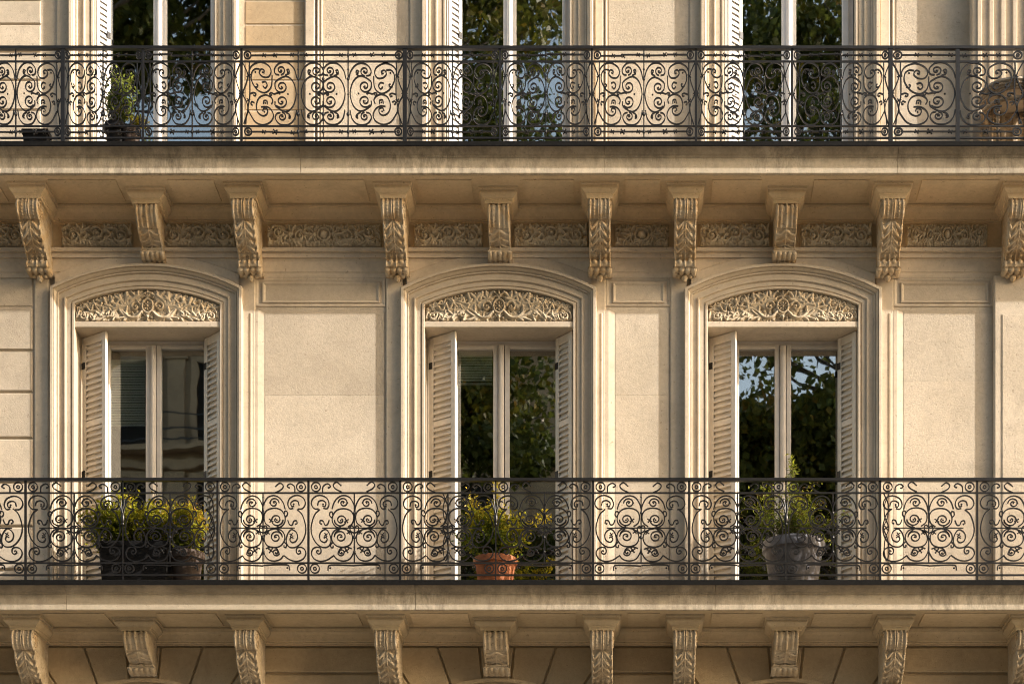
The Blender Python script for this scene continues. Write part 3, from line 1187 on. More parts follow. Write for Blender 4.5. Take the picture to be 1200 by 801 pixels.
big_prof = [(.50, -.150), (.555, -.162), (.592, -.20), (.598, -.25), (.572, -.305), (.525, -.335), (.49, -.345), (.478, -.37), (.47, -.41), (.435, -.465),
            (.37, -.515), (.30, -.555), (.235, -.60), (.20, -.632), (.205, -.645), (.24, -.665), (.238, -.70), (.20, -.725), (.13, -.74), (.02, -.745)]
small_prof = [(.40, -.150), (.445, -.165), (.472, -.20), (.470, -.25), (.43, -.30), (.405, -.33), (.375, -.365), (.31, -.41), (.235, -.445), (.17, -.468),
              (.165, -.482), (.195, -.50), (.198, -.535), (.165, -.565), (.10, -.585), (.02, -.59)]
ab_big = abacus(.20, .62, .155).mesh('abacus', M['soffit'])
ab_small = abacus(.205, .515, .155).mesh('abacus', M['soffit'])
sc_big = scroll(big_prof, .112, carve_large).mesh('corbel', M['corbel'], smooth=True)
sc_small = scroll(small_prof, .112, carve_small, capt=.75).mesh('corbel', M['corbel'], smooth=True)
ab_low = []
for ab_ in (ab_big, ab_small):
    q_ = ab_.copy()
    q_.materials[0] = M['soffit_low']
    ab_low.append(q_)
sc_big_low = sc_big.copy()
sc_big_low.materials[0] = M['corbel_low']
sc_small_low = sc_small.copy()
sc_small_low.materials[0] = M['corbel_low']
pend = MB()
for k, (dx, dz, r) in enumerate(((0, -.775, .036), (-.055, -.752, .03), (.055, -.752, .03), (0, -.80, .022))):
    pend.ball((dx, -.105, dz), r, r * 1.3, r, 10, 6)
pend_me = pend.mesh('pendant', M['corbel'], smooth=True)
# rosette on the side of the volute
vol_me = []
for q in (-1, 1):
    vol = MB()
    pts = []
    for k in range(34):
        a = 2.2 * 2 * math.pi * k / 33
        r = .088 * (1 - .8 * k / 33)
        pts.append((q * .113, -.50 - r * math.cos(a), -.245 + r * math.sin(a)))
    vol.tube(pts, .012, .009, 5)
    vol.ball((q * .113, -.50, -.245), .016, .02, .02, 8, 5)
    vol_me.append(vol.mesh('volute', M['corbel'], smooth=True))


def soffit_panels(pxs, lev):
    e = sorted(X(p, .45) for p in pxs)
    zo = Z_SOFF + .008 - H * lev
    for a, b in zip(e[:-1], e[1:]):
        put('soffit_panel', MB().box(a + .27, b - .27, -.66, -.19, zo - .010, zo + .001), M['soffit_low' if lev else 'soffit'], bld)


soffit_panels((-85, 32, 171, 284.5, 460, 584, 702.6, 803.8, 922, 1047, 1197, 1330), 0)
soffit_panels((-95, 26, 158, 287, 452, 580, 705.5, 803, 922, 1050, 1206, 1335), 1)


def corbel(px, lev, big):
    d = .58 if big else .46
    x = X(px, d)
    z = Z_SOFF + .010 - H * lev
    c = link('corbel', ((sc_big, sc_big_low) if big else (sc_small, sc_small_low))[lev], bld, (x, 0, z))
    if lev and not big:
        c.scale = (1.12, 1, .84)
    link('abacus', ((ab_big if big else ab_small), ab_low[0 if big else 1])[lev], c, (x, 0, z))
    if big:
        link('pendant', pend_me, c, (x, 0, z))
        for vm in vol_me:
            link('volute', vm, c, (x, 0, z))


for px in (-85, 32, 284.5, 460, 702.6, 803.8, 1047, 1197, 1330):
    corbel(px, 0, True)
for px in (171, 584, 922):
    corbel(px, 0, False)
for px in (-95, 26, 287, 452, 705.5, 803, 1050, 1206, 1335):
    corbel(px, 1, True)
for px in (158, 580, 922):
    corbel(px, 1, False)


# ------------------------------------------------------------------ windows
def window(xa, xb, glass_px, z0, z1, m, d=-.33, bl=None):
    """casement pair set deep in the opening; glass_px = four glass edges in photograph pixels at depth d"""
    g = [X(v, d) for v in glass_px]
    zt = z1 - .085
    mb = MB()
    # fixed frame
    mb.slab(xa + .002, xa + .05, d - .08, d - .01, z0, z1 - .001)
    mb.slab(xb - .05, xb - .002, d - .08, d - .01, z0, z1 - .001)
    mb.slab(xa + .05, xb - .05, d - .08, d - .012, z1 - .045, z1 - .001)
    zb = z0 + .30
    # the two sashes
    for a, b, o0, o1 in ((g[0], g[1], xa + .05, None), (g[2], g[3], None, xb - .05)):
        l = o0 if o0 is not None else g[2] - .052
        r = o1 if o1 is not None else g[1] + .052
        mb.slab(l, a, d - .06, d + .012, z0 + .01, z1 - .047, .006)
        mb.slab(b, r, d - .06, d + .012, z0 + .01, z1 - .047, .006)
        mb.slab(a, b, d - .059, d + .010, zt, z1 - .048, .005)
        mb.slab(a, b, d - .059, d + .008, z0 + .01, zb, .005)
    # glazing beads
    w = put('window', mb, M[m], bld)
    c = (g[1] + g[2]) / 2
    put('cover_strip', MB().slab(c - .030, c + .030, d + .0125, d + .036, z0 + .012, z1 - .05, .014), M[m], w)
    put('espagnolette', MB().slab(c - .011, c + .011, d + .0365, d + .05, z0 + .3, z1 - .07, .004), M[m], w)
    for a, b in ((g[0], g[1]), (g[2], g[3])):
        put('pane', MB().slab(a - .006, b + .006, d - .032, d - .026, zb - .006, zt + .006), M['glass'], w)
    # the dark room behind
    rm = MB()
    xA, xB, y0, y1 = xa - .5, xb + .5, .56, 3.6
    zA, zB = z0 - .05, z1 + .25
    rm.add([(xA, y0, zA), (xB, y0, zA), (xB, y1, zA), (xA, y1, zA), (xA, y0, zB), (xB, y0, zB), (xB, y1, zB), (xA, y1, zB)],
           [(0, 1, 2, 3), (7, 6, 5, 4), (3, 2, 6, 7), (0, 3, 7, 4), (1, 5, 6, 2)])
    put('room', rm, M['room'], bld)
    return w, g, zt


mid_glass = [(129, 171, 189, 239), (536, 578, 597, 652), (866, 908, 927, 982)]
up_glass = [(129, 180, 195, 247), (541, 590, 605, 659), (870, 916, 933, 987)]
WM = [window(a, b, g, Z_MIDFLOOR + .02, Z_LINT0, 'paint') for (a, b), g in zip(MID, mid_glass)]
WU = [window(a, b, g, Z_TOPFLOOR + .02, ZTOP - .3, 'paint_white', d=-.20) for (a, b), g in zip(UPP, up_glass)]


# slatted shutters
def shutter(p0, p1, z0, z1, m, pitch, thick=.024, flip=1, tilt=60):
    """leaf standing on the line p0 -> p1 (x, depth); hinge side is p0"""
    ax = Vector((p1[0] - p0[0], -(p1[1] - p0[1]), 0))
    w = ax.length
    ax.normalize()
    rot = math.atan2(ax.y, ax.x)
    root_loc = (p0[0], -p0[1], z0)
    h = z1 - z0
    mb = MB()
    st = min(.055, w * .2)
    t = thick / 2
    zmid = h * .68
    mb.box(0, st, -t, t, 0, h)
    mb.box(w - st, w, -t, t, 0, h)
    mb.box(st, w - st, -t + .003, t - .003, h - .085, h - .0005)
    mb.box(st, w - st, -t + .003, t - .003, zmid - .03, zmid + .03)
    mb.box(st, w - st, -t + .003, t - .003, .0005, .10)
    ba, bb = (t + .002, t + .012) if flip > 0 else (-t - .012, -t - .002)
    mb.box(.004, w - .004, ba, bb, .004, h - .004)      # the second leaf folded flat behind the first
    s = link('shutter', mb.mesh('shutter', M[m]), bld, root_loc)
    s.rotation_euler = (0, 0, rot)
    key = (round(w, 3), m)
    sl = MB()
    tl = R(tilt)
    hw_, hd = .024, .0045
    c, q = math.cos(tl), math.sin(tl)
    vs = []
    for xx in (st, w - st):
        for a, b in ((-hw_, -hd), (hw_, -hd), (hw_, hd), (-hw_, hd)):
            vs.append((xx, a * c * 1.0 - b * q, a * q * flip + b * c))
    sl.add(vs, [(0, 1, 2, 3), (7, 6, 5, 4), (0, 4, 5, 1), (1, 5, 6, 2), (2, 6, 7, 3), (3, 7, 4, 0)])
    me = sl.mesh('slat', M[m])
    for za, zb in ((.10, zmid - .03), (zmid + .03, h - .085)):
        k = max(1, int((zb - za) / pitch))
        for i in range(k):
            o = bpy.data.objects.new('slat', me)
            COL.objects.link(o)
            o.parent = s
            o.location = (0, 0, za + (i + .5) * (zb - za) / k)
            o.rotation_euler = (rng.normal() * .035, rng.normal() * .004, 0)
    for zh in (.25, h * .5, h - .3):
        hg = bpy.data.objects.new('hinge', hinge_me)
        COL.objects.link(hg)
        hg.parent = s
        hg.location = (.012, 0, zh)
    return s


hinge_me = MB().box(-.016, .03, -.019, .019, -.035, .035).mesh('hinge', M['iron'])


zsh0, zsh1 = Z_MIDFLOOR + .03, Z_LINT0 - .012
for (a, b), (l0, l1, r0, r1) in zip(MID, ((97.5, 124.5, 240.5, 257), (504, 534, 652, 669), (832, 862.5, 982.5, 1007))):
    shutter((X(l0, -.25), -.25), (X(l1, -.05), -.05), zsh0, zsh1, 'shutter', .062)
    shutter((X(r0, -.26), -.26), (min(X(r1, -.05) + .02, b - .012), -.05), zsh0, zsh1, 'shutter', .062)
for (a, b), (l0, l1) in zip(UPP, ((113, 128), (525.5, 540), (853, 869))):
    put('shutter_stile', MB().slab(a + .012, X(l0, -.03) - .004, -.07, -.015, Z_TOPFLOOR + .03, ZTOP - .31, .004), M['shutter_white'], bld)
    shutter((X(l1, -.17), -.17), (X(l0, -.02), -.02), Z_TOPFLOOR + .03, ZTOP - .31, 'shutter_white', .062, flip=-1, tilt=76)

# ------------------------------------------------------------------ blinds in the rooms
def blind(x0, x1, z0, z1, d, pitch, label):
    t = empty('window_blind', ((x0 + x1) / 2, -d, z1), label=label, category='window blind')
    put('head_rail', MB().slab(x0, x1, d - .015, d + .012, z1 - .04, z1), M['blind'], t)
    me = MB().add([(x0 - x1, -.004, -pitch * .46), (0, -.004, -pitch * .46), (0, .006, pitch * .46), (x0 - x1, .006, pitch * .46)], [(0, 1, 2, 3)])
    me.add([(x0 - x1, -.001, -pitch * .46), (0, -.001, -pitch * .46), (0, .009, pitch * .46), (x0 - x1, .009, pitch * .46)], [(3, 2, 1, 0)])
    me = me.mesh('blind_slat', M['blind'])
    n = int((z1 - .04 - z0) / pitch)
    for i in range(n):
        link('blind_slat', me, t, (x1, -d, z1 - .04 - (i + .5) * pitch))
    put('bottom_rail', MB().slab(x0, x1, d - .012, d + .012, z0 - .02, z0), M['blind'], t)


blind(X(130.2, -.385), X(169.8, -.385), Z(497, -.385), Z(422, -.385), -.385, .028, 'pale slatted blind half lowered behind the left pane of the left middle window')
blind(X(537.2, -.385), X(576.8, -.385), Z(449, -.385), Z(412, -.385), -.385, .028, 'short raised slatted blind behind the left pane of the central middle window')

# ------------------------------------------------------------------ iron railings
DR = .85
SRL = (D - DR) / F


def nominal(pts, ax, sx, ay, zref):
    """zoomed photograph coordinates -> metres in a half bay, x measured from the post"""
    p = np.asarray(pts, float)
    return np.stack([(p[:, 0] - ax) * sx * SRL, (1400 - (p[:, 1] / ay[0] + ay[1])) * SRL - zref], 1)


def spiral_in(cx, cy, r0, r1, a0, turns, sgn, n=26):
    return [(cx + (r0 + (r1 - r0) * k / n) * math.cos(R(a0) + sgn * 2 * math.pi * turns * k / n),
             cy + (r0 + (r1 - r0) * k / n) * math.sin(R(a0) + sgn * 2 * math.pi * turns * k / n)) for k in range(n + 1)]


BW, BT = .0118, .018


def mk(lines, conv, name, w=BW, t=BT, blobs=()):
    """meshes for one wrought piece, and its mirror image"""
    out = []
    for mir in (1, -1):
        mb = MB()
        for ln_ in lines:
            q = conv(ln_)
            q = q * np.array([[mir, 1]])
            q = catmull(q, 3) if len(q) < 24 else q
            mb.ribbon(q, w, t)
        for bx, by, br in blobs:
            q = conv([(bx, by)])[0]
            mb.ball((q[0] * mir, 0, q[1]), br, br, br, 6, 4)
            if br > .0115:
                for k_ in range(4):
                    aa = .6 + k_ * 1.57
                    mb.ball(((q[0] + br * 1.5 * math.cos(aa)) * mir, 0, q[1] + br * 1.5 * math.sin(aa)), br * .62, br * .5, br * .62, 6, 4)
        out.append(mb.mesh(name, M['iron'], smooth=False))
    return out


# --- lower railing, one half bay traced from the bay between the first and second window
ZL = Z(680, DR)
cL = lambda p: nominal(p, 368, 1 / 5.933, (5.933, 555), ZL)
low = {
    'a': ([[(440, 245), (408, 242), (388, 208), (404, 168), (448, 150), (496, 170), (512, 212), (498, 243), (472, 240)], [(432, 222), (440, 194), (466, 186), (490, 203), (484, 228), (466, 224)]], [(470, 212, .011)]),
    'b': ([[(446, 244), (408, 285), (385, 375), (402, 450), (448, 502), (500, 506), (524, 470), (516, 420), (490, 384), (460, 395), (444, 425), (452, 460), (480, 474), (498, 455), (488, 436), (474, 444)],
           [(446, 342), (450, 322), (470, 326), (481, 352), (500, 348), (512, 318)]], [(488, 420, .012), (455, 345, .011)]),
    'c': ([[(442, 536), (430, 532), (424, 545), (440, 556), (455, 542), (450, 515), (425, 508), (398, 522), (388, 555), (408, 590), (450, 606), (500, 596), (543, 566)]], []),
    'd': ([spiral_in(592, 318, 46, 8, 180, 1.7, -1), [(600, 376), (560, 366), (534, 335), (534, 290), (562, 250), (610, 238), (658, 252), (680, 290), (672, 340), (640, 366)], [(546, 318), (552, 340), (590, 366)]], [(630, 322, .014), (590, 320, .010)]),
    'e': ([spiral_in(592, 437, 44, 8, 180, 1.6, 1), [(600, 378), (558, 388), (533, 420), (533, 460), (562, 498), (608, 508), (655, 494), (676, 455), (668, 412), (640, 388), (600, 378)], [(548, 437), (556, 410), (585, 384)]], [(650, 405, .013), (592, 437, .010)]),
    'f': ([spiral_in(606, 202, 36, 8, 180, 1.4, 1), [(528, 245), (542, 200), (570, 165), (610, 150), (652, 166), (680, 215), (690, 268)]], [(634, 200, .011), (606, 202, .009)]),
    'g': ([spiral_in(596, 545, 26, 7, 160, 1.4, -1), [(543, 566), (566, 594), (610, 606), (655, 592), (682, 548), (689, 508)], [(574, 552), (590, 520), (630, 508), (668, 520)]], [(632, 532, .016), (598, 546, .008)]),
    'q': ([[(530, 300), (516, 285), (520, 262), (536, 262), (536, 278)]], []),
    'u': ([[(540, 470), (522, 488), (524, 508), (538, 508), (538, 494)]], []),
    'r': ([[(690, 412), (664, 396), (662, 368), (676, 360), (684, 372)]], []),
    'h': ([[(465, 128), (468, 88), (498, 68), (520, 85), (505, 98)]], [(505, 95, .010)]),
    'i': ([[(596, 78), (570, 60), (547, 80), (562, 106), (605, 128)]], [(600, 82, .009)]),
    'j': ([[(505, 668), (508, 640), (526, 632), (600, 632), (688, 636)]], [(520, 652, .011)]),
}
low_me = {k: mk(v[0], cL, 'scroll', blobs=v[1]) for k, v in low.items()}
ring_low = [mk([spiral_in(cx, cy, 31, 31, 0, 1, 1, 18), spiral_in(cx, cy, 11, 9, 0, 1, 1, 10)], cL, 'ring', w=.011) for cx, cy in ((420, 90), (413, 657))]
WL = 320 / 5.933 * SRL


def stem_mesh(zb, zt, knots, w=.013, t=.018, name='stem'):
    mb = MB().box(-w / 2, w / 2, -t / 2, t / 2, zb, zt)
    for z, r in knots:
        mb.ball((0, 0, z), r, r, r * 1.25, 8, 5)
    return mb.mesh(name, M['iron'])


zl = lambda zy: (1400 - (zy / 5.933 + 555)) * SRL - ZL
stem_low = stem_mesh(zl(610), zl(130), [(zl(270), .014), (zl(440), .017), (zl(540), .014), (zl(160), .010)])


def fan_mesh():
    mb = MB()
    z0 = zl(310)
    for q in (-1, 1):
        mb.ribbon(catmull([(q * .006, z0 + .03), (q * .02, z0 + .10), (q * .05, z0 + .17), (q * .075, z0 + .16)], 6), .012, .012)
        mb.ribbon(catmull([(q * .004, z0 + .04), (q * .012, z0 + .13), (q * .022, z0 + .20)], 5), .010, .012)
    mb.ball((0, 0, z0), .022, .022, .055, 10, 7)
    mb.ball((0, 0, z0 - .06), .018, .018, .018, 8, 5)
    return mb.mesh('fan_ornament', M['iron'], smooth=True)


fan_low = fan_mesh()
lens_low = mk([[(392, 135), (425, 215), (418, 300), (392, 375), (418, 450), (430, 540), (415, 605)], [(430, 135), (398, 215), (400, 300), (428, 375), (402, 450), (396, 540), (410, 605)]], cL, 'lens_ornament', w=.010, blobs=[(410, 375, .013)])


def railing(z_edge, top_y, label):
    r = empty('iron_railing', (0, -DR, z_edge), label=label, category='railing', group='wrought iron balcony railings')
    return r


def bar(r, y0, y1, t, name, x0=XL, x1=XR + 3):
    put(name, MB().box(x0, x1, -DR - t / 2, -DR + t / 2, Z(y1, DR), Z(y0, DR)), M['iron'], r)


lowr = railing(ZL, 560, 'lower black scrollwork railing in front of three potted plants, with evenly spaced posts')
bar(lowr, 560.3, 563.6, .05, 'handrail')
bar(lowr, 576.4, 578.2, .016, 'rail')
bar(lowr, 658.4, 660.2, .016, 'rail')
bar(lowr, 672.4, 674.4, .016, 'rail')
posts_low = [-83, 30, 144, 255, 361.5, 469, 581, 695, 807.5, 921, 1031.5, 1145, 1258, 1370]
tie_l = MB().box(0, 1, -.006, .006, zl(379), zl(372)).mesh('tie_bar', M['iron'])
post_me = MB().box(-.011, .011, -.012, .012, -.01, Z(563, DR) - ZL).mesh('post', M['iron'])
post_thin = MB().box(-.0065, .0065, -.01, .01, -.01, Z(563, DR) - ZL).mesh('post', M['iron'])
for p in posts_low:
    inwin = p in (144, 581, 921)
    link('post', post_thin if inwin else post_me, lowr, (X(p, DR), -DR, ZL))
    if inwin:
        link('fan_ornament', fan_low, lowr, (X(p, DR), -DR - .012, ZL))
for i in range(len(posts_low) - 1):
    xa, xb = X(posts_low[i], DR), X(posts_low[i + 1], DR)
    xm = (xa + xb) / 2
    st = link('stem', stem_low, lowr, (xm, -DR, ZL))
    tb = link('tie_bar', tie_l, st, (xa + .14, -DR, ZL))
    tb.scale = (xb - xa - .28, 1, 1)
    s = (xm - xa) / WL
    for k, (ma, mi) in low_me.items():
        for me, x in ((ma, xa), (mi, xb)):
            o = link('scroll', me, st, (x + rng.normal() * .0015, -DR + rng.normal() * .002, ZL + rng.normal() * .0015))
            o.rotation_euler = (rng.normal() * .006, rng.normal() * .006, 0)
            o.scale = (s, 1, 1)
    for ma, mi in ring_low:
        for me, x in ((ma, xa), (mi, xb)):
            link('ring', me, st, (x, -DR, ZL))
for x, q in ((X(255, DR), 1), (X(1031.5, DR), 0), (X(469, DR) + .40, 0)):
    link('lens_ornament', lens_low[q], lowr, (x, -DR, ZL))

# --- upper railing: columns of C scrolls and S scrolls, crossed lenses at each post
ZU = Z(166, DR)
cU = lambda p: nominal([(761 - a, b) for a, b in p], 0, 1 / 6.675, (6.675, 50), ZU)
up = {
    'c': ([spiral_in(437, 460, 10, 52, 200, 1.45, -1)[::1], [(489, 460), (482, 500), (405, 540), (345, 500), (317, 402), (345, 304), (405, 265), (482, 305), (489, 345)], spiral_in(437, 345, 52, 10, 0, 1.45, 1)],
          [(437, 460, .009), (437, 345, .009), (385, 402, .011)]),
    't': ([[(310, 285), (328, 220), (368, 173), (412, 160), (458, 172), (490, 212), (484, 250), (452, 258)], spiral_in(440, 222, 36, 8, 90, 1.3, 1), [(405, 262), (372, 245), (376, 216), (394, 224)]], [(440, 222, .009), (384, 236, .011)]),
    'b': ([[(318, 528), (332, 590), (368, 632), (412, 643), (460, 632), (490, 590), (478, 555), (448, 545)], spiral_in(436, 578, 34, 8, -90, 1.3, -1), [(405, 543), (376, 560), (366, 582), (384, 590)]], [(436, 578, .009), (378, 572, .011)]),
    's': ([[(690, 262), (690, 225), (662, 182), (597, 159), (532, 188), (512, 235), (535, 275), (580, 274), (608, 244), (592, 214), (568, 224), (572, 246)],
           [(605, 215), (640, 212), (668, 240), (672, 300), (630, 370), (570, 398), (525, 372), (508, 330), (505, 262)], [(588, 318), (560, 312), (545, 340), (562, 362), (580, 345)]], [(580, 238, .010), (640, 235, .011)]),
    'z': ([[(520, 480), (510, 455), (525, 426), (570, 408), (620, 430), (643, 490), (628, 548), (588, 572), (556, 556), (552, 522), (580, 512), (590, 535)],
           [(604, 502), (560, 500), (522, 524), (503, 575), (530, 622), (590, 643), (648, 622), (684, 572), (702, 540)], [(555, 480), (556, 455), (580, 452), (585, 478)]], [(576, 540, .010), (570, 470, .010)]),
    'l': ([[(752, 158), (728, 205), (706, 262), (722, 330), (748, 405), (716, 470), (702, 540)], [(694, 158), (696, 215), (692, 300), (692, 420), (706, 510), (712, 560), (740, 640)], [(702, 540), (718, 575), (724, 640)]], [(704, 455, .013), (702, 262, .013), (750, 405, .012)]),
    'q': ([[(450, 404), (466, 394), (500, 402), (520, 392), (536, 402), (526, 414), (516, 406)]], []),
    'r': ([[(690, 405), (660, 395), (640, 405), (648, 420), (662, 414)]], []),
    'v': ([[(660, 345), (640, 350), (630, 335), (642, 325)]], []),
    'w': ([[(655, 470), (676, 462), (684, 480), (670, 488)]], []),
    'k': ([[(690, 100), (505, 98)]], [(490, 98, .014), (580, 98, .013), (650, 98, .010)]),
    'm': ([[(690, 697), (505, 697)]], [(490, 697, .017), (580, 697, .013), (640, 697, .010)]),
    'j': ([[(505, 98), (305, 98)]], [(350, 98, .013), (400, 98, .011)]),
    'n': ([[(505, 697), (305, 697)]], [(350, 697, .013), (400, 697, .011)]),
}
up_me = {k: mk(v[0], cU, 'scroll', blobs=[b for b in v[1] if b[2] > 0]) for k, v in up.items()}
ring_up = [mk([spiral_in(cx, cy, 28, 28, 0, 1, 1, 16), spiral_in(cx, cy, 10, 9, 0, 1, 1, 8)], cU, 'ring', w=.013) for cx, cy in ((712, 99), (707, 697))]
ring_up2 = [mk([spiral_in(cx, cy, 28, 28, 0, 1, 1, 16), spiral_in(cx, cy, 10, 9, 0, 1, 1, 8)], cU, 'ring', w=.013) for cx, cy in ((162, 99), (157, 697))]
W_LSC = (761 - 302) / 6.675 * SRL
W_C = (501 - 302) / 6.675 * SRL
zu = lambda zy: (1400 - (zy / 6.675 + 50)) * SRL - ZU
stem_up = stem_mesh(zu(745), zu(60), [(zu(210), .012), (zu(285), .016), (zu(560), .018), (zu(405), .011), (zu(98), .016), (zu(697), .018)], w=.012)
rod_up = stem_mesh(zu(400), zu(240), [], w=.008, name='stem')
lens_s = 10 / 69.0

upr = railing(ZU, 55, 'upper black scrollwork railing of paired C-scrolls running along the top balcony')
bar(upr, 55, 58.2, .05, 'handrail')
bar(upr, 71.4, 73.2, .016, 'rail')
bar(upr, 147.2, 148.8, .016, 'rail')
bar(upr, 160.8, 162.8, .016, 'rail')
postu = MB().box(-.012, .012, -.013, .013, -.01, Z(58, DR) - ZU).mesh('post', M['iron'])
postu_fat = MB().box(-.021, .021, -.02, .02, -.01, Z(58, DR) - ZU).mesh('post', M['iron'])
posts_up = [(-148, 0), (-37, 0), (74, 1), (167.5, 0), (283, 0), (474.5, 1), (586, 0), (693.5, 0), (815.5, 0), (928, 0), (1043.5, 1), (1201, 0), (1312, 0)]
for p, fat in posts_up:
    link('post', postu_fat if fat else postu, upr, (X(p, DR), -DR, ZU))
for i in range(len(posts_up) - 1):
    pa, pb = posts_up[i][0], posts_up[i + 1][0]
    xa, xb = X(pa, DR), X(pb, DR)
    wide = pa == 283
    if pa == 1043.5:
        xm = X(1122, DR)
        st = link('post', postu_fat, upr, (xm, -DR, ZU))
    else:
        xm = (xa + xb) / 2
        st = link('stem', stem_up, upr, (xm, -DR, ZU))
    half = (xm - xa) - (W_C * .98 if wide else 0)
    s = half / W_LSC
    for k in up_me:
        for me, x in ((up_me[k][0], xa), (up_me[k][1], xb)):
            o = link('scroll' if k not in 'l' else 'lens_ornament', me, st, (x + rng.normal() * .0015, -DR + rng.normal() * .002, ZU + rng.normal() * .0015))
            o.rotation_euler = (rng.normal() * .006, rng.normal() * .006, 0)
            o.scale = (s, 1, 1)
    for me2 in ring_up:
        for me, x in ((me2[0], xa), (me2[1], xb)):
            o = link('ring', me, st, (x, -DR, ZU))
            o.scale = (s, 1, 1)
    if wide:
        for q in (-1, 1):
            xs_ = xm + q * W_C * .98
            s2 = link('stem', stem_up, upr, (xs_, -DR, ZU))
            for k in 'ctbjnq':
                # its back stands at this stem and it opens towards the middle of the bay
                o = link('scroll', up_me[k][1] if q < 0 else up_me[k][0], s2, (xs_ + (W_LSC if q < 0 else -W_LSC), -DR, ZU))
                o.scale = (.98, 1, 1)

# ------------------------------------------------------------------ plants
def leaves_mesh(name, pts, nrm, size, tone, m, aspect=.45):
    """one quad leaf per point, slightly folded"""
    n = len(pts)
    a = rng.normal(size=(n, 3))
    a -= (a * nrm).sum(1, keepdims=True) * nrm
    a /= np.linalg.norm(a, axis=1, keepdims=True)
    b = np.cross(nrm, a)
    sz = size * rng.uniform(.6, 1.25, n)[:, None]
    v0 = pts
    v1 = pts + a * sz * .5 + b * sz * aspect * .5 + nrm * sz * .08
    v2 = pts + a * sz
    v3 = pts + a * sz * .5 - b * sz * aspect * .5 + nrm * sz * .08
    vs = np.stack([v0, v1, v2, v3], 1).reshape(-1, 3)
    me = bpy.data.meshes.new(name)
    me.vertices.add(4 * n)
    me.vertices.foreach_set('co', vs.ravel())
    me.loops.add(4 * n)
    me.loops.foreach_set('vertex_index', np.arange(4 * n))
    me.polygons.add(n)
    me.polygons.foreach_set('loop_start', np.arange(n) * 4)
    me.update(calc_edges=True)
    at = me.attributes.new('tone', 'FLOAT', 'POINT')
    at.data.foreach_set('value', np.repeat(tone, 4).astype(np.float32))
    me.materials.append(m)
    return me


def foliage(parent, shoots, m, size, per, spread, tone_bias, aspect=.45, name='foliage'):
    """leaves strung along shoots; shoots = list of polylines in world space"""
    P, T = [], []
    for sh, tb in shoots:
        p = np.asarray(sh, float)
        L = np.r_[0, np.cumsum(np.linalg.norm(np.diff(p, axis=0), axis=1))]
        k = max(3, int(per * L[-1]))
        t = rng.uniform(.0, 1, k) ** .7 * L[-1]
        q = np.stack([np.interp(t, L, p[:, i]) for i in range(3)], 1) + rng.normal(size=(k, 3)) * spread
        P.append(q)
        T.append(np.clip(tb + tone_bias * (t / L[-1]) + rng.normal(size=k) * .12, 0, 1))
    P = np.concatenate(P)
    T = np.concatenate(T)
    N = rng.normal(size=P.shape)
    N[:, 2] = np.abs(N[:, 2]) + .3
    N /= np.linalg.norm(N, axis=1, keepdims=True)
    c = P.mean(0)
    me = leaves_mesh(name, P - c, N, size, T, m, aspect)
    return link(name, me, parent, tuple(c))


def stems(parent, shoots, r):
    mb = MB()
    for sh, _ in shoots:
        mb.tube([tuple(q) for q in sh], r, r * .5, 4)
    put('stems', mb, M['stem'], parent)


def shoots_from(base, targets, wob=.03, n=4):
    out = []
    for tx, ty, tz, tb in targets:
        b = np.array(base) + rng.normal(size=3) * np.array([.03, .03, .005])
        e_ = np.array([tx, ty, tz])
        pts = [b + (e_ - b) * (k / n) + rng.normal(size=3) * wob * (k > 0) for k in range(n + 1)]
        pts[n // 2][2] += .04
        out.append((pts, tb))
    return out


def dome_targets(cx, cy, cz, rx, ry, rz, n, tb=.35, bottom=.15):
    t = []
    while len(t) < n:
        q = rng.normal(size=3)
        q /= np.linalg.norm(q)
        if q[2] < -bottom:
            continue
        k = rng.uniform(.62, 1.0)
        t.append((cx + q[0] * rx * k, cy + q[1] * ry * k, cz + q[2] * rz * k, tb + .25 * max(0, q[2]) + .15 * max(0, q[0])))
    return t


DPOT = .48                      # pots stand this far out on the balcony
zfl = Z_MIDFLOOR + .004
zful = Z_TOPFLOOR + .004


def pot(parent, cx, r_top, r_bot, h, z0, m, rim=.03, square=False):
    if square:
        mb = MB()
        a, b = r_top, r_bot
        vs = []
        for s_, z in ((b, 0), (a, h - .05), (a + .012, h - .05), (a + .012, h), (a - .02, h), (a - .03, h - .06)):
            vs += [(cx - s_, -DPOT - s_ * .55, z0 + z), (cx + s_, -DPOT - s_ * .55, z0 + z), (cx + s_, -DPOT + s_ * .55, z0 + z), (cx - s_, -DPOT + s_ * .55, z0 + z)]
        fs = [(3, 2, 1, 0)]
        for i in range(5):
            for k in range(4):
                fs.append((4 * i + k, 4 * i + (k + 1) % 4, 4 * i + 4 + (k + 1) % 4, 4 * i + 4 + k))
        fs.append((20, 21, 22, 23))
        mb.add(vs, fs)
        p = put('pot', mb, m, parent)
        put('soil', MB().box(cx - a + .025, cx + a - .025, -DPOT - a * .5, -DPOT + a * .5, z0 + h - .07, z0 + h - .045), M['soil'], parent)
    else:
        prof = [(r_bot * .96, 0), (r_bot, .012), (r_bot + (r_top - r_bot) * .8, h * .78), (r_top - .004, h * .80), (r_top + rim * .55, h * .815), (r_top + rim * .6, h * .97),
                (r_top + rim * .4, h), (r_top - .012, h), (r_top - .02, h * .9)]
        p = put('pot', MB().lathe(prof, cx, -DPOT, z0, 40), m, parent, autosmooth=40)
        put('soil', MB().lathe([(r_top - .024, 0), (r_top - .024, .02), (r_top * .5, .035)], cx, -DPOT, z0 + h * .885, 24), M['soil'], parent)


def plant(name, px, label, cat='potted plant'):
    return empty(name, (X(px, DPOT), -DPOT, zfl), label=label, category=cat)


kk = (D - DPOT) / F             # metres per pixel at the pots
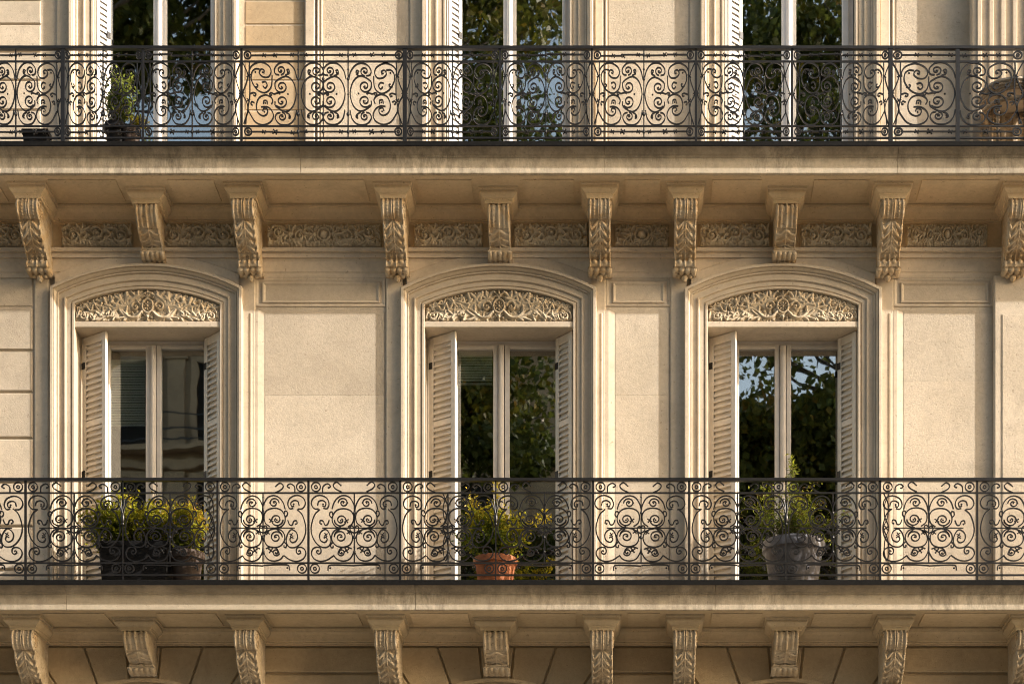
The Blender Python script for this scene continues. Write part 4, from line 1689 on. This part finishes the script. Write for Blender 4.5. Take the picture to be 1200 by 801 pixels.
# terracotta pot, centre window
t = plant('potted_shrub', 580.5, 'round golden-green shrub in an orange terracotta pot before the central window')
pot(t, X(580.5, DPOT), 24 * kk, 19 * kk, Z(655, DPOT) - zfl, zfl, M['terracotta'])
sh = shoots_from((X(580, DPOT), -DPOT, Z(652, DPOT)), dome_targets(X(580, DPOT), -DPOT, Z(628, DPOT), 45 * kk, .33, 46 * kk, 90, .22, .3)
                 + [(X(549, DPOT), -DPOT - .1, Z(580, DPOT), .6), (X(553, DPOT), -DPOT, Z(585, DPOT), .6), (X(588, DPOT), -DPOT - .1, Z(578, DPOT), .6), (X(640, DPOT), -DPOT, Z(601, DPOT), .62), (X(648, DPOT), -DPOT, Z(600, DPOT), .65)])
stems(t, sh, .004)
foliage(t, sh, M['leaf_gold'], .046, 150, .026, .5, .5)
# zinc pot, right window
t = plant('potted_shrub', 930, 'feathery green shrub with one tall spire in a large grey pot before the right window')
pot(t, X(930, DPOT), 35 * kk, 27 * kk, Z(636, DPOT) - zfl, zfl, M['zinc'])
sh = shoots_from((X(926, DPOT), -DPOT, Z(632, DPOT)), dome_targets(X(925, DPOT), -DPOT, Z(618, DPOT), 56 * kk, .33, 60 * kk, 62, .25, .15), .05)
sp = []
for q in range(4):
    sp.append(([(X(928, DPOT), -DPOT, Z(630, DPOT)), (X(927 + q, DPOT), -DPOT - .02 * q, Z(590, DPOT)), (X(926 + q * 1.5, DPOT), -DPOT, Z(533 + 5 * q, DPOT))], .28))
sh2 = [([(X(935, DPOT), -DPOT, Z(630, DPOT)), (X(985, DPOT), -DPOT, Z(602, DPOT)), (X(998, DPOT), -DPOT, Z(598, DPOT))], .4)]
stems(t, sh + sp + sh2, .0035)
foliage(t, sh + sh2, M['leaf_rose'], .050, 82, .030, .45, .24)
foliage(t, sp, M['leaf_rose'], .050, 110, .014, .5, .26)
# left window: black box planter and a brown clay pot
t = plant('planter_box', 161, 'bushy yellow-green plant in a tall black planter before the left window')
pot(t, X(161, DPOT), 40 * kk, 36 * kk, Z(640, DPOT) - zfl, zfl, M['blackpot'], square=True)
sh = shoots_from((X(148, DPOT), -DPOT - .02, Z(634, DPOT)), dome_targets(X(146, DPOT), -DPOT, Z(612, DPOT), 40 * kk, .3, 37 * kk, 75, .18, .5))
sh += shoots_from((X(182, DPOT), -DPOT, Z(632, DPOT)), dome_targets(X(186, DPOT), -DPOT, Z(612, DPOT), 28 * kk, .28, 32 * kk, 44, .22, .4))
sh += shoots_from((X(128, DPOT), -DPOT - .1, Z(632, DPOT)), [(X(rng.uniform(98, 124), DPOT), -DPOT - .15 + rng.normal() * .05, Z(rng.uniform(600, 650), DPOT), .3) for k in range(16)])
stems(t, sh, .004)
foliage(t, sh, M['leaf_box'], .052, 96, .034, .4, .55)
t = plant('potted_shrub', 219, 'smaller yellow-green plant in a dark brown clay pot beside the black planter')
pot(t, X(219, DPOT), 19 * kk, 14 * kk, Z(648, DPOT) - zfl, zfl, M['browncl'])
sh = shoots_from((X(219, DPOT), -DPOT, Z(642, DPOT)), dome_targets(X(222, DPOT), -DPOT, Z(618, DPOT), 24 * kk, .24, 34 * kk, 50, .26, .6))
stems(t, sh, .004)
foliage(t, sh, M['leaf_box'], .046, 140, .026, .42, .5)
# upper balcony
kk2 = kk
t = empty('potted_shrub', (X(136, DPOT), -DPOT, zful), label='slim light green shrub in a dark round pot on the upper balcony', category='potted plant')
pot(t, X(136, DPOT), 12 * kk, 9 * kk, Z(147, DPOT) - zful, zful, M['blackpot'])
sh = shoots_from((X(138, DPOT), -DPOT, Z(142, DPOT)), dome_targets(X(143, DPOT), -DPOT, Z(112, DPOT), 16 * kk, .16, 34 * kk, 42, .35, .7))
stems(t, sh, .004)
foliage(t, sh, M['leaf_light'], .042, 130, .02, .4, .55)
t = empty('flower_pot', (X(153, DPOT), -DPOT, zful), label='small rounded brown clay pot with low flowers beside the slim shrub', category='flower pot')
pot(t, X(154, DPOT), 10 * kk, 8 * kk, Z(151, DPOT) - zful, zful, M['browncl'], rim=.02)
sh = shoots_from((X(157, DPOT), -DPOT, Z(145, DPOT)), dome_targets(X(166, DPOT), -DPOT, Z(147, DPOT), 15 * kk, .12, 6 * kk, 22, .6, .2))
stems(t, sh, .003)
foliage(t, sh, M['leaf_gold'], .034, 60, .012, .3, .5)
t = empty('planter_trough', (X(43, DPOT), -DPOT, zful), label='low black trough at the left end of the upper balcony', category='planter')
pot(t, X(43, DPOT), 14 * kk, 12 * kk, Z(155, DPOT) - zful, zful, M['blackpot'], square=True)

# wicker garden table at the right end of the upper balcony
t = empty('wicker_table', (X(1187, .5), -.5, zful), label='round brown wicker table with pale top by the fluted pilaster', category='table')
cx, cy = X(1187, .5), -.5
ztab = Z(111, .5)
put('tabletop', MB().lathe([(.01, 0), (.345, 0), (.36, .01), (.36, .028), (.345, .036), (.01, .036)], cx, cy, ztab - .03, 40), M['cushion'], t)
bm_ = MB()
for k in range(3):
    r_ = .335 - .012 * k
    ring_ = [(cx + (r_ + .006 * math.sin(14 * a)) * math.cos(a), cy + (r_ + .006 * math.sin(14 * a)) * math.sin(a), ztab - .05 - .022 * k) for a in np.linspace(0, 2 * math.pi, 49)]
    bm_.tube(ring_, .016, .016, 6)
put('woven_apron', bm_, M['wicker'], t, smooth=True)
put('hoop', MB().tube([(cx + .31 * math.cos(a), cy + .31 * math.sin(a), Z(133, .5)) for a in np.linspace(0, 2 * math.pi, 41)], .024, .024, 8), M['wicker'], t, smooth=True)
leg_me = MB().tube([(0, 0, 0), (.0, 0, .4), (.02, 0, ztab - zful - .03)], .016, .02, 8).mesh('leg', M['wicker'], smooth=True)
for k in range(4):
    a = math.pi / 4 + k * math.pi / 2
    link('leg', leg_me, t, (cx + .27 * math.cos(a), cy + .27 * math.sin(a), zful))

# ------------------------------------------------------------------ the street and what the panes mirror
GZ = -1.6
put('ground', MB().add([(-400, -400, GZ - .15), (400, -400, GZ - .15), (400, 400, GZ - .15), (-400, 400, GZ - .15)], [(0, 1, 2, 3)]), M['asphalt'], kind='structure')
put('pavement', MB().box(-60, 60, -5.0, .5, GZ - .149, GZ), M['paving'], kind='structure')
put('kerb', MB().slab(-60, 60, 5.0, 5.25, GZ - .149, GZ + .01, .02), M['paving'], kind='structure')
put('road', MB().box(-60, 60, -18.0, -5.26, GZ - .20, GZ - .14), M['asphalt'], kind='structure')
put('pavement', MB().box(-60, 60, -34.0, -18.26, GZ - .149, GZ), M['paving'], kind='structure')
put('kerb', MB().slab(-60, 60, 18.01, 18.255, GZ - .149, GZ + .01, .02), M['paving'], kind='structure')
dash = MB().box(-1.5, 1.5, -.06, .06, GZ - .138, GZ - .134).mesh('lane_mark', M['roadpaint'])
for k in range(9):
    link('lane_mark', dash, None, (-36 + 9 * k, -11.6, 0), kind='structure')
# lower part of this building down to the pavement
put('ground_storey', MB().slab(XL, XR, -.6, -.06, GZ, ZBOT), M['base'], bld)
put('roof_slab', MB().slab(XL, XR, -4.2, -.02, ZTOP, ZTOP + .25), M['base'], bld)
put('back_wall', MB().box(XL, XR, 4.0, 4.2, GZ, ZTOP), M['base'], bld)

# opposite buildings: a tall one and a lower neighbour
YO = -40.0
wf = MB()
for a, b, c, d_ in ((-.85, -.62, -.15, 2.75), (.62, .85, -.15, 2.75), (-.62, .62, 2.5, 2.75), (-.62, .62, -.15, 0)):
    wf.box(a, b, -.1, .12, c, d_)
wf_me = wf.mesh('window', M['far_stone'])
pil_me = MB().box(-.26, .26, .0, .13, -.165, 2.855).box(-.33, .33, .0, .18, 2.55, 2.80).mesh('pilaster', M['far_stone'])
pn_me = MB().box(-.62, .62, -.05, .02, 0, 2.5).mesh('pane', M['far_glass'])


def opposite(xa, xb, oz, label, nfl):
    opp = empty('opposite_building', ((xa + xb) / 2, YO, GZ), label=label, category='building')
    put('wall', MB().box(xa, xb, YO - 10, YO, GZ, oz), M['far_stone'], opp)
    put('roof', MB().add([(xa, YO - 10, oz + .4), (xb, YO - 10, oz + .4), (xb, YO + .2, oz + .4), (xa, YO + .2, oz + .4), (xa + .6, YO - 9, oz + 3.0), (xb - .6, YO - 9, oz + 3.0), (xb - .6, YO - 1.4, oz + 3.0), (xa + .6, YO - 1.4, oz + 3.0)],
                         [(0, 1, 2, 3), (7, 6, 5, 4), (0, 4, 5, 1), (1, 5, 6, 2), (2, 6, 7, 3), (3, 7, 4, 0)]), M['far_roof'], opp)
    put('cornice', MB().extrude_x([(-YO - .1, oz - .3), (-YO - .1, oz + .39), (-YO - .7, oz + .39), (-YO - .6, oz)], xa - .2, xb + .2), M['far_stone'], opp)
    for fl_ in range(nfl):
        zb = 1.2 + fl_ * 3.6
        put('balcony', MB().box(xa, xb, YO + .001, YO + .6, zb - .32, zb - .17), M['far_stone'], opp)
        put('string_course', MB().box(xa, xb, YO + .001, YO + .22, zb + 2.86, zb + 3.05), M['far_stone'], opp)
        rl = MB()
        for hz in (.1, .45, .82):
            rl.box(xa, xb, YO + .55, YO + .59, zb - .165 + hz, zb - .125 + hz)
        put('balcony_rail', rl, M['iron'], opp, kind='stuff')
        for k in range(int((xb - xa - 1) / 2.6)):
            link('pilaster', pil_me, opp, (xa + 1.35 + 2.6 * k, YO, zb))
        for k in range(int((xb - xa - 2.6) / 2.6)):
            xw = xa + 2.65 + 2.6 * k
            w_ = link('window', wf_me, opp, (xw, YO, zb))
            link('pane', pn_me, w_, (xw, YO, zb))
    for k in range(int((xb - xa) / 8)):
        xk = xa + 3 + 8 * k
        put('chimney', MB().box(xk, xk + 2.0, YO - 6, YO - 4.9, oz + 2.8, oz + 4.6), M['far_stone'], opp)


opposite(-46, .6, 26.6, 'tall shaded stone apartment block mirrored in the left and central windows', 7)
opposite(1.0, 46, 21.4, 'lower stone apartment block with dark roof mirrored in the right middle window', 5)


# street trees
def tree(name, x, y, z0, z1, rx, ry, n, label, trunk_to, seed):
    g = np.random.default_rng(seed)
    t = empty(name, (x, y, GZ), label=label, category='tree')
    cx, cy, cz = trunk_to
    mb = MB()
    fork = np.array([x + (cx - x) * .2, y + (cy - y) * .2, z0 - 1.0])
    base = [(x, y, GZ), (x + .1, y, GZ + 2.5), (x + (cx - x) * .1, y, (GZ + z0) * .5), tuple(fork)]
    mb.tube(base, .34, .22, 10)
    pts = []
    tones = []
    cl = []
    for k in range(int(60 * (z1 - z0) / 8)):
        q = g.normal(size=3)
        q /= np.linalg.norm(q)
        r = g.uniform(.25, 1.0) ** .6
        c = np.array([cx + q[0] * rx * r, cy + q[1] * ry * r, (z0 + z1) / 2 + q[2] * (z1 - z0) / 2 * r])
        cl.append(c)
        midp = (fork + c) / 2 + g.normal(size=3) * .5
        mb.tube([tuple(fork), tuple(midp), tuple(c)], .055, .012, 5)
    per = n // len(cl)
    for c in cl:
        s = g.uniform(.55, 1.15)
        q = g.normal(size=(per, 3))
        q /= np.linalg.norm(q, axis=1, keepdims=True)
        rr = g.uniform(0, 1, (per, 1)) ** .45 * s
        pts.append(c + q * rr * np.array([1.15, 1.15, .8]))
        tones.append(np.clip(g.uniform(.05, .75) + g.normal(size=per) * .16, 0, 1))
    pts = np.concatenate(pts)
    tones = np.concatenate(tones)
    N = g.normal(size=pts.shape)
    N /= np.linalg.norm(N, axis=1, keepdims=True)
    put('trunk', mb, M['bark'], t, smooth=True)
    c = pts.mean(0)
    link('crown', leaves_mesh('crown', pts - c, N, .15, tones, M['leaf_tree'], .75), t, tuple(c))


tree('street_tree', -11.5, -12.5, 19.3, 25.0, 3.2, 2.4, 52000, 'tall dense green street tree mirrored in the upper left window', (-8.0, -12.5, 22), 3)
tree('street_tree', -6.2, -13.0, 8.4, 14.6, 2.2, 2.2, 34000, 'low dark green street tree mirrored in the central middle window', (-2.8, -13, 11.5), 5)
tree('street_tree', -8.0, -15.5, 18.2, 26.0, 2.6, 2.2, 36000, 'tall olive street tree with a sparse edge mirrored in the upper central window', (-3.5, -15.5, 22), 8)
tree('street_tree', 7.0, -12.5, 13.8, 22.5, 2.4, 1.5, 15000, 'yellowing street tree mirrored in the right-hand windows', (2.9, -12.5, 18), 11)
tree('street_tree', 6.4, -14.0, 9.0, 15.0, 2.3, 2.0, 36000, 'low dark street tree mirrored below the skyline in the right middle window', (3.3, -14, 12), 15)
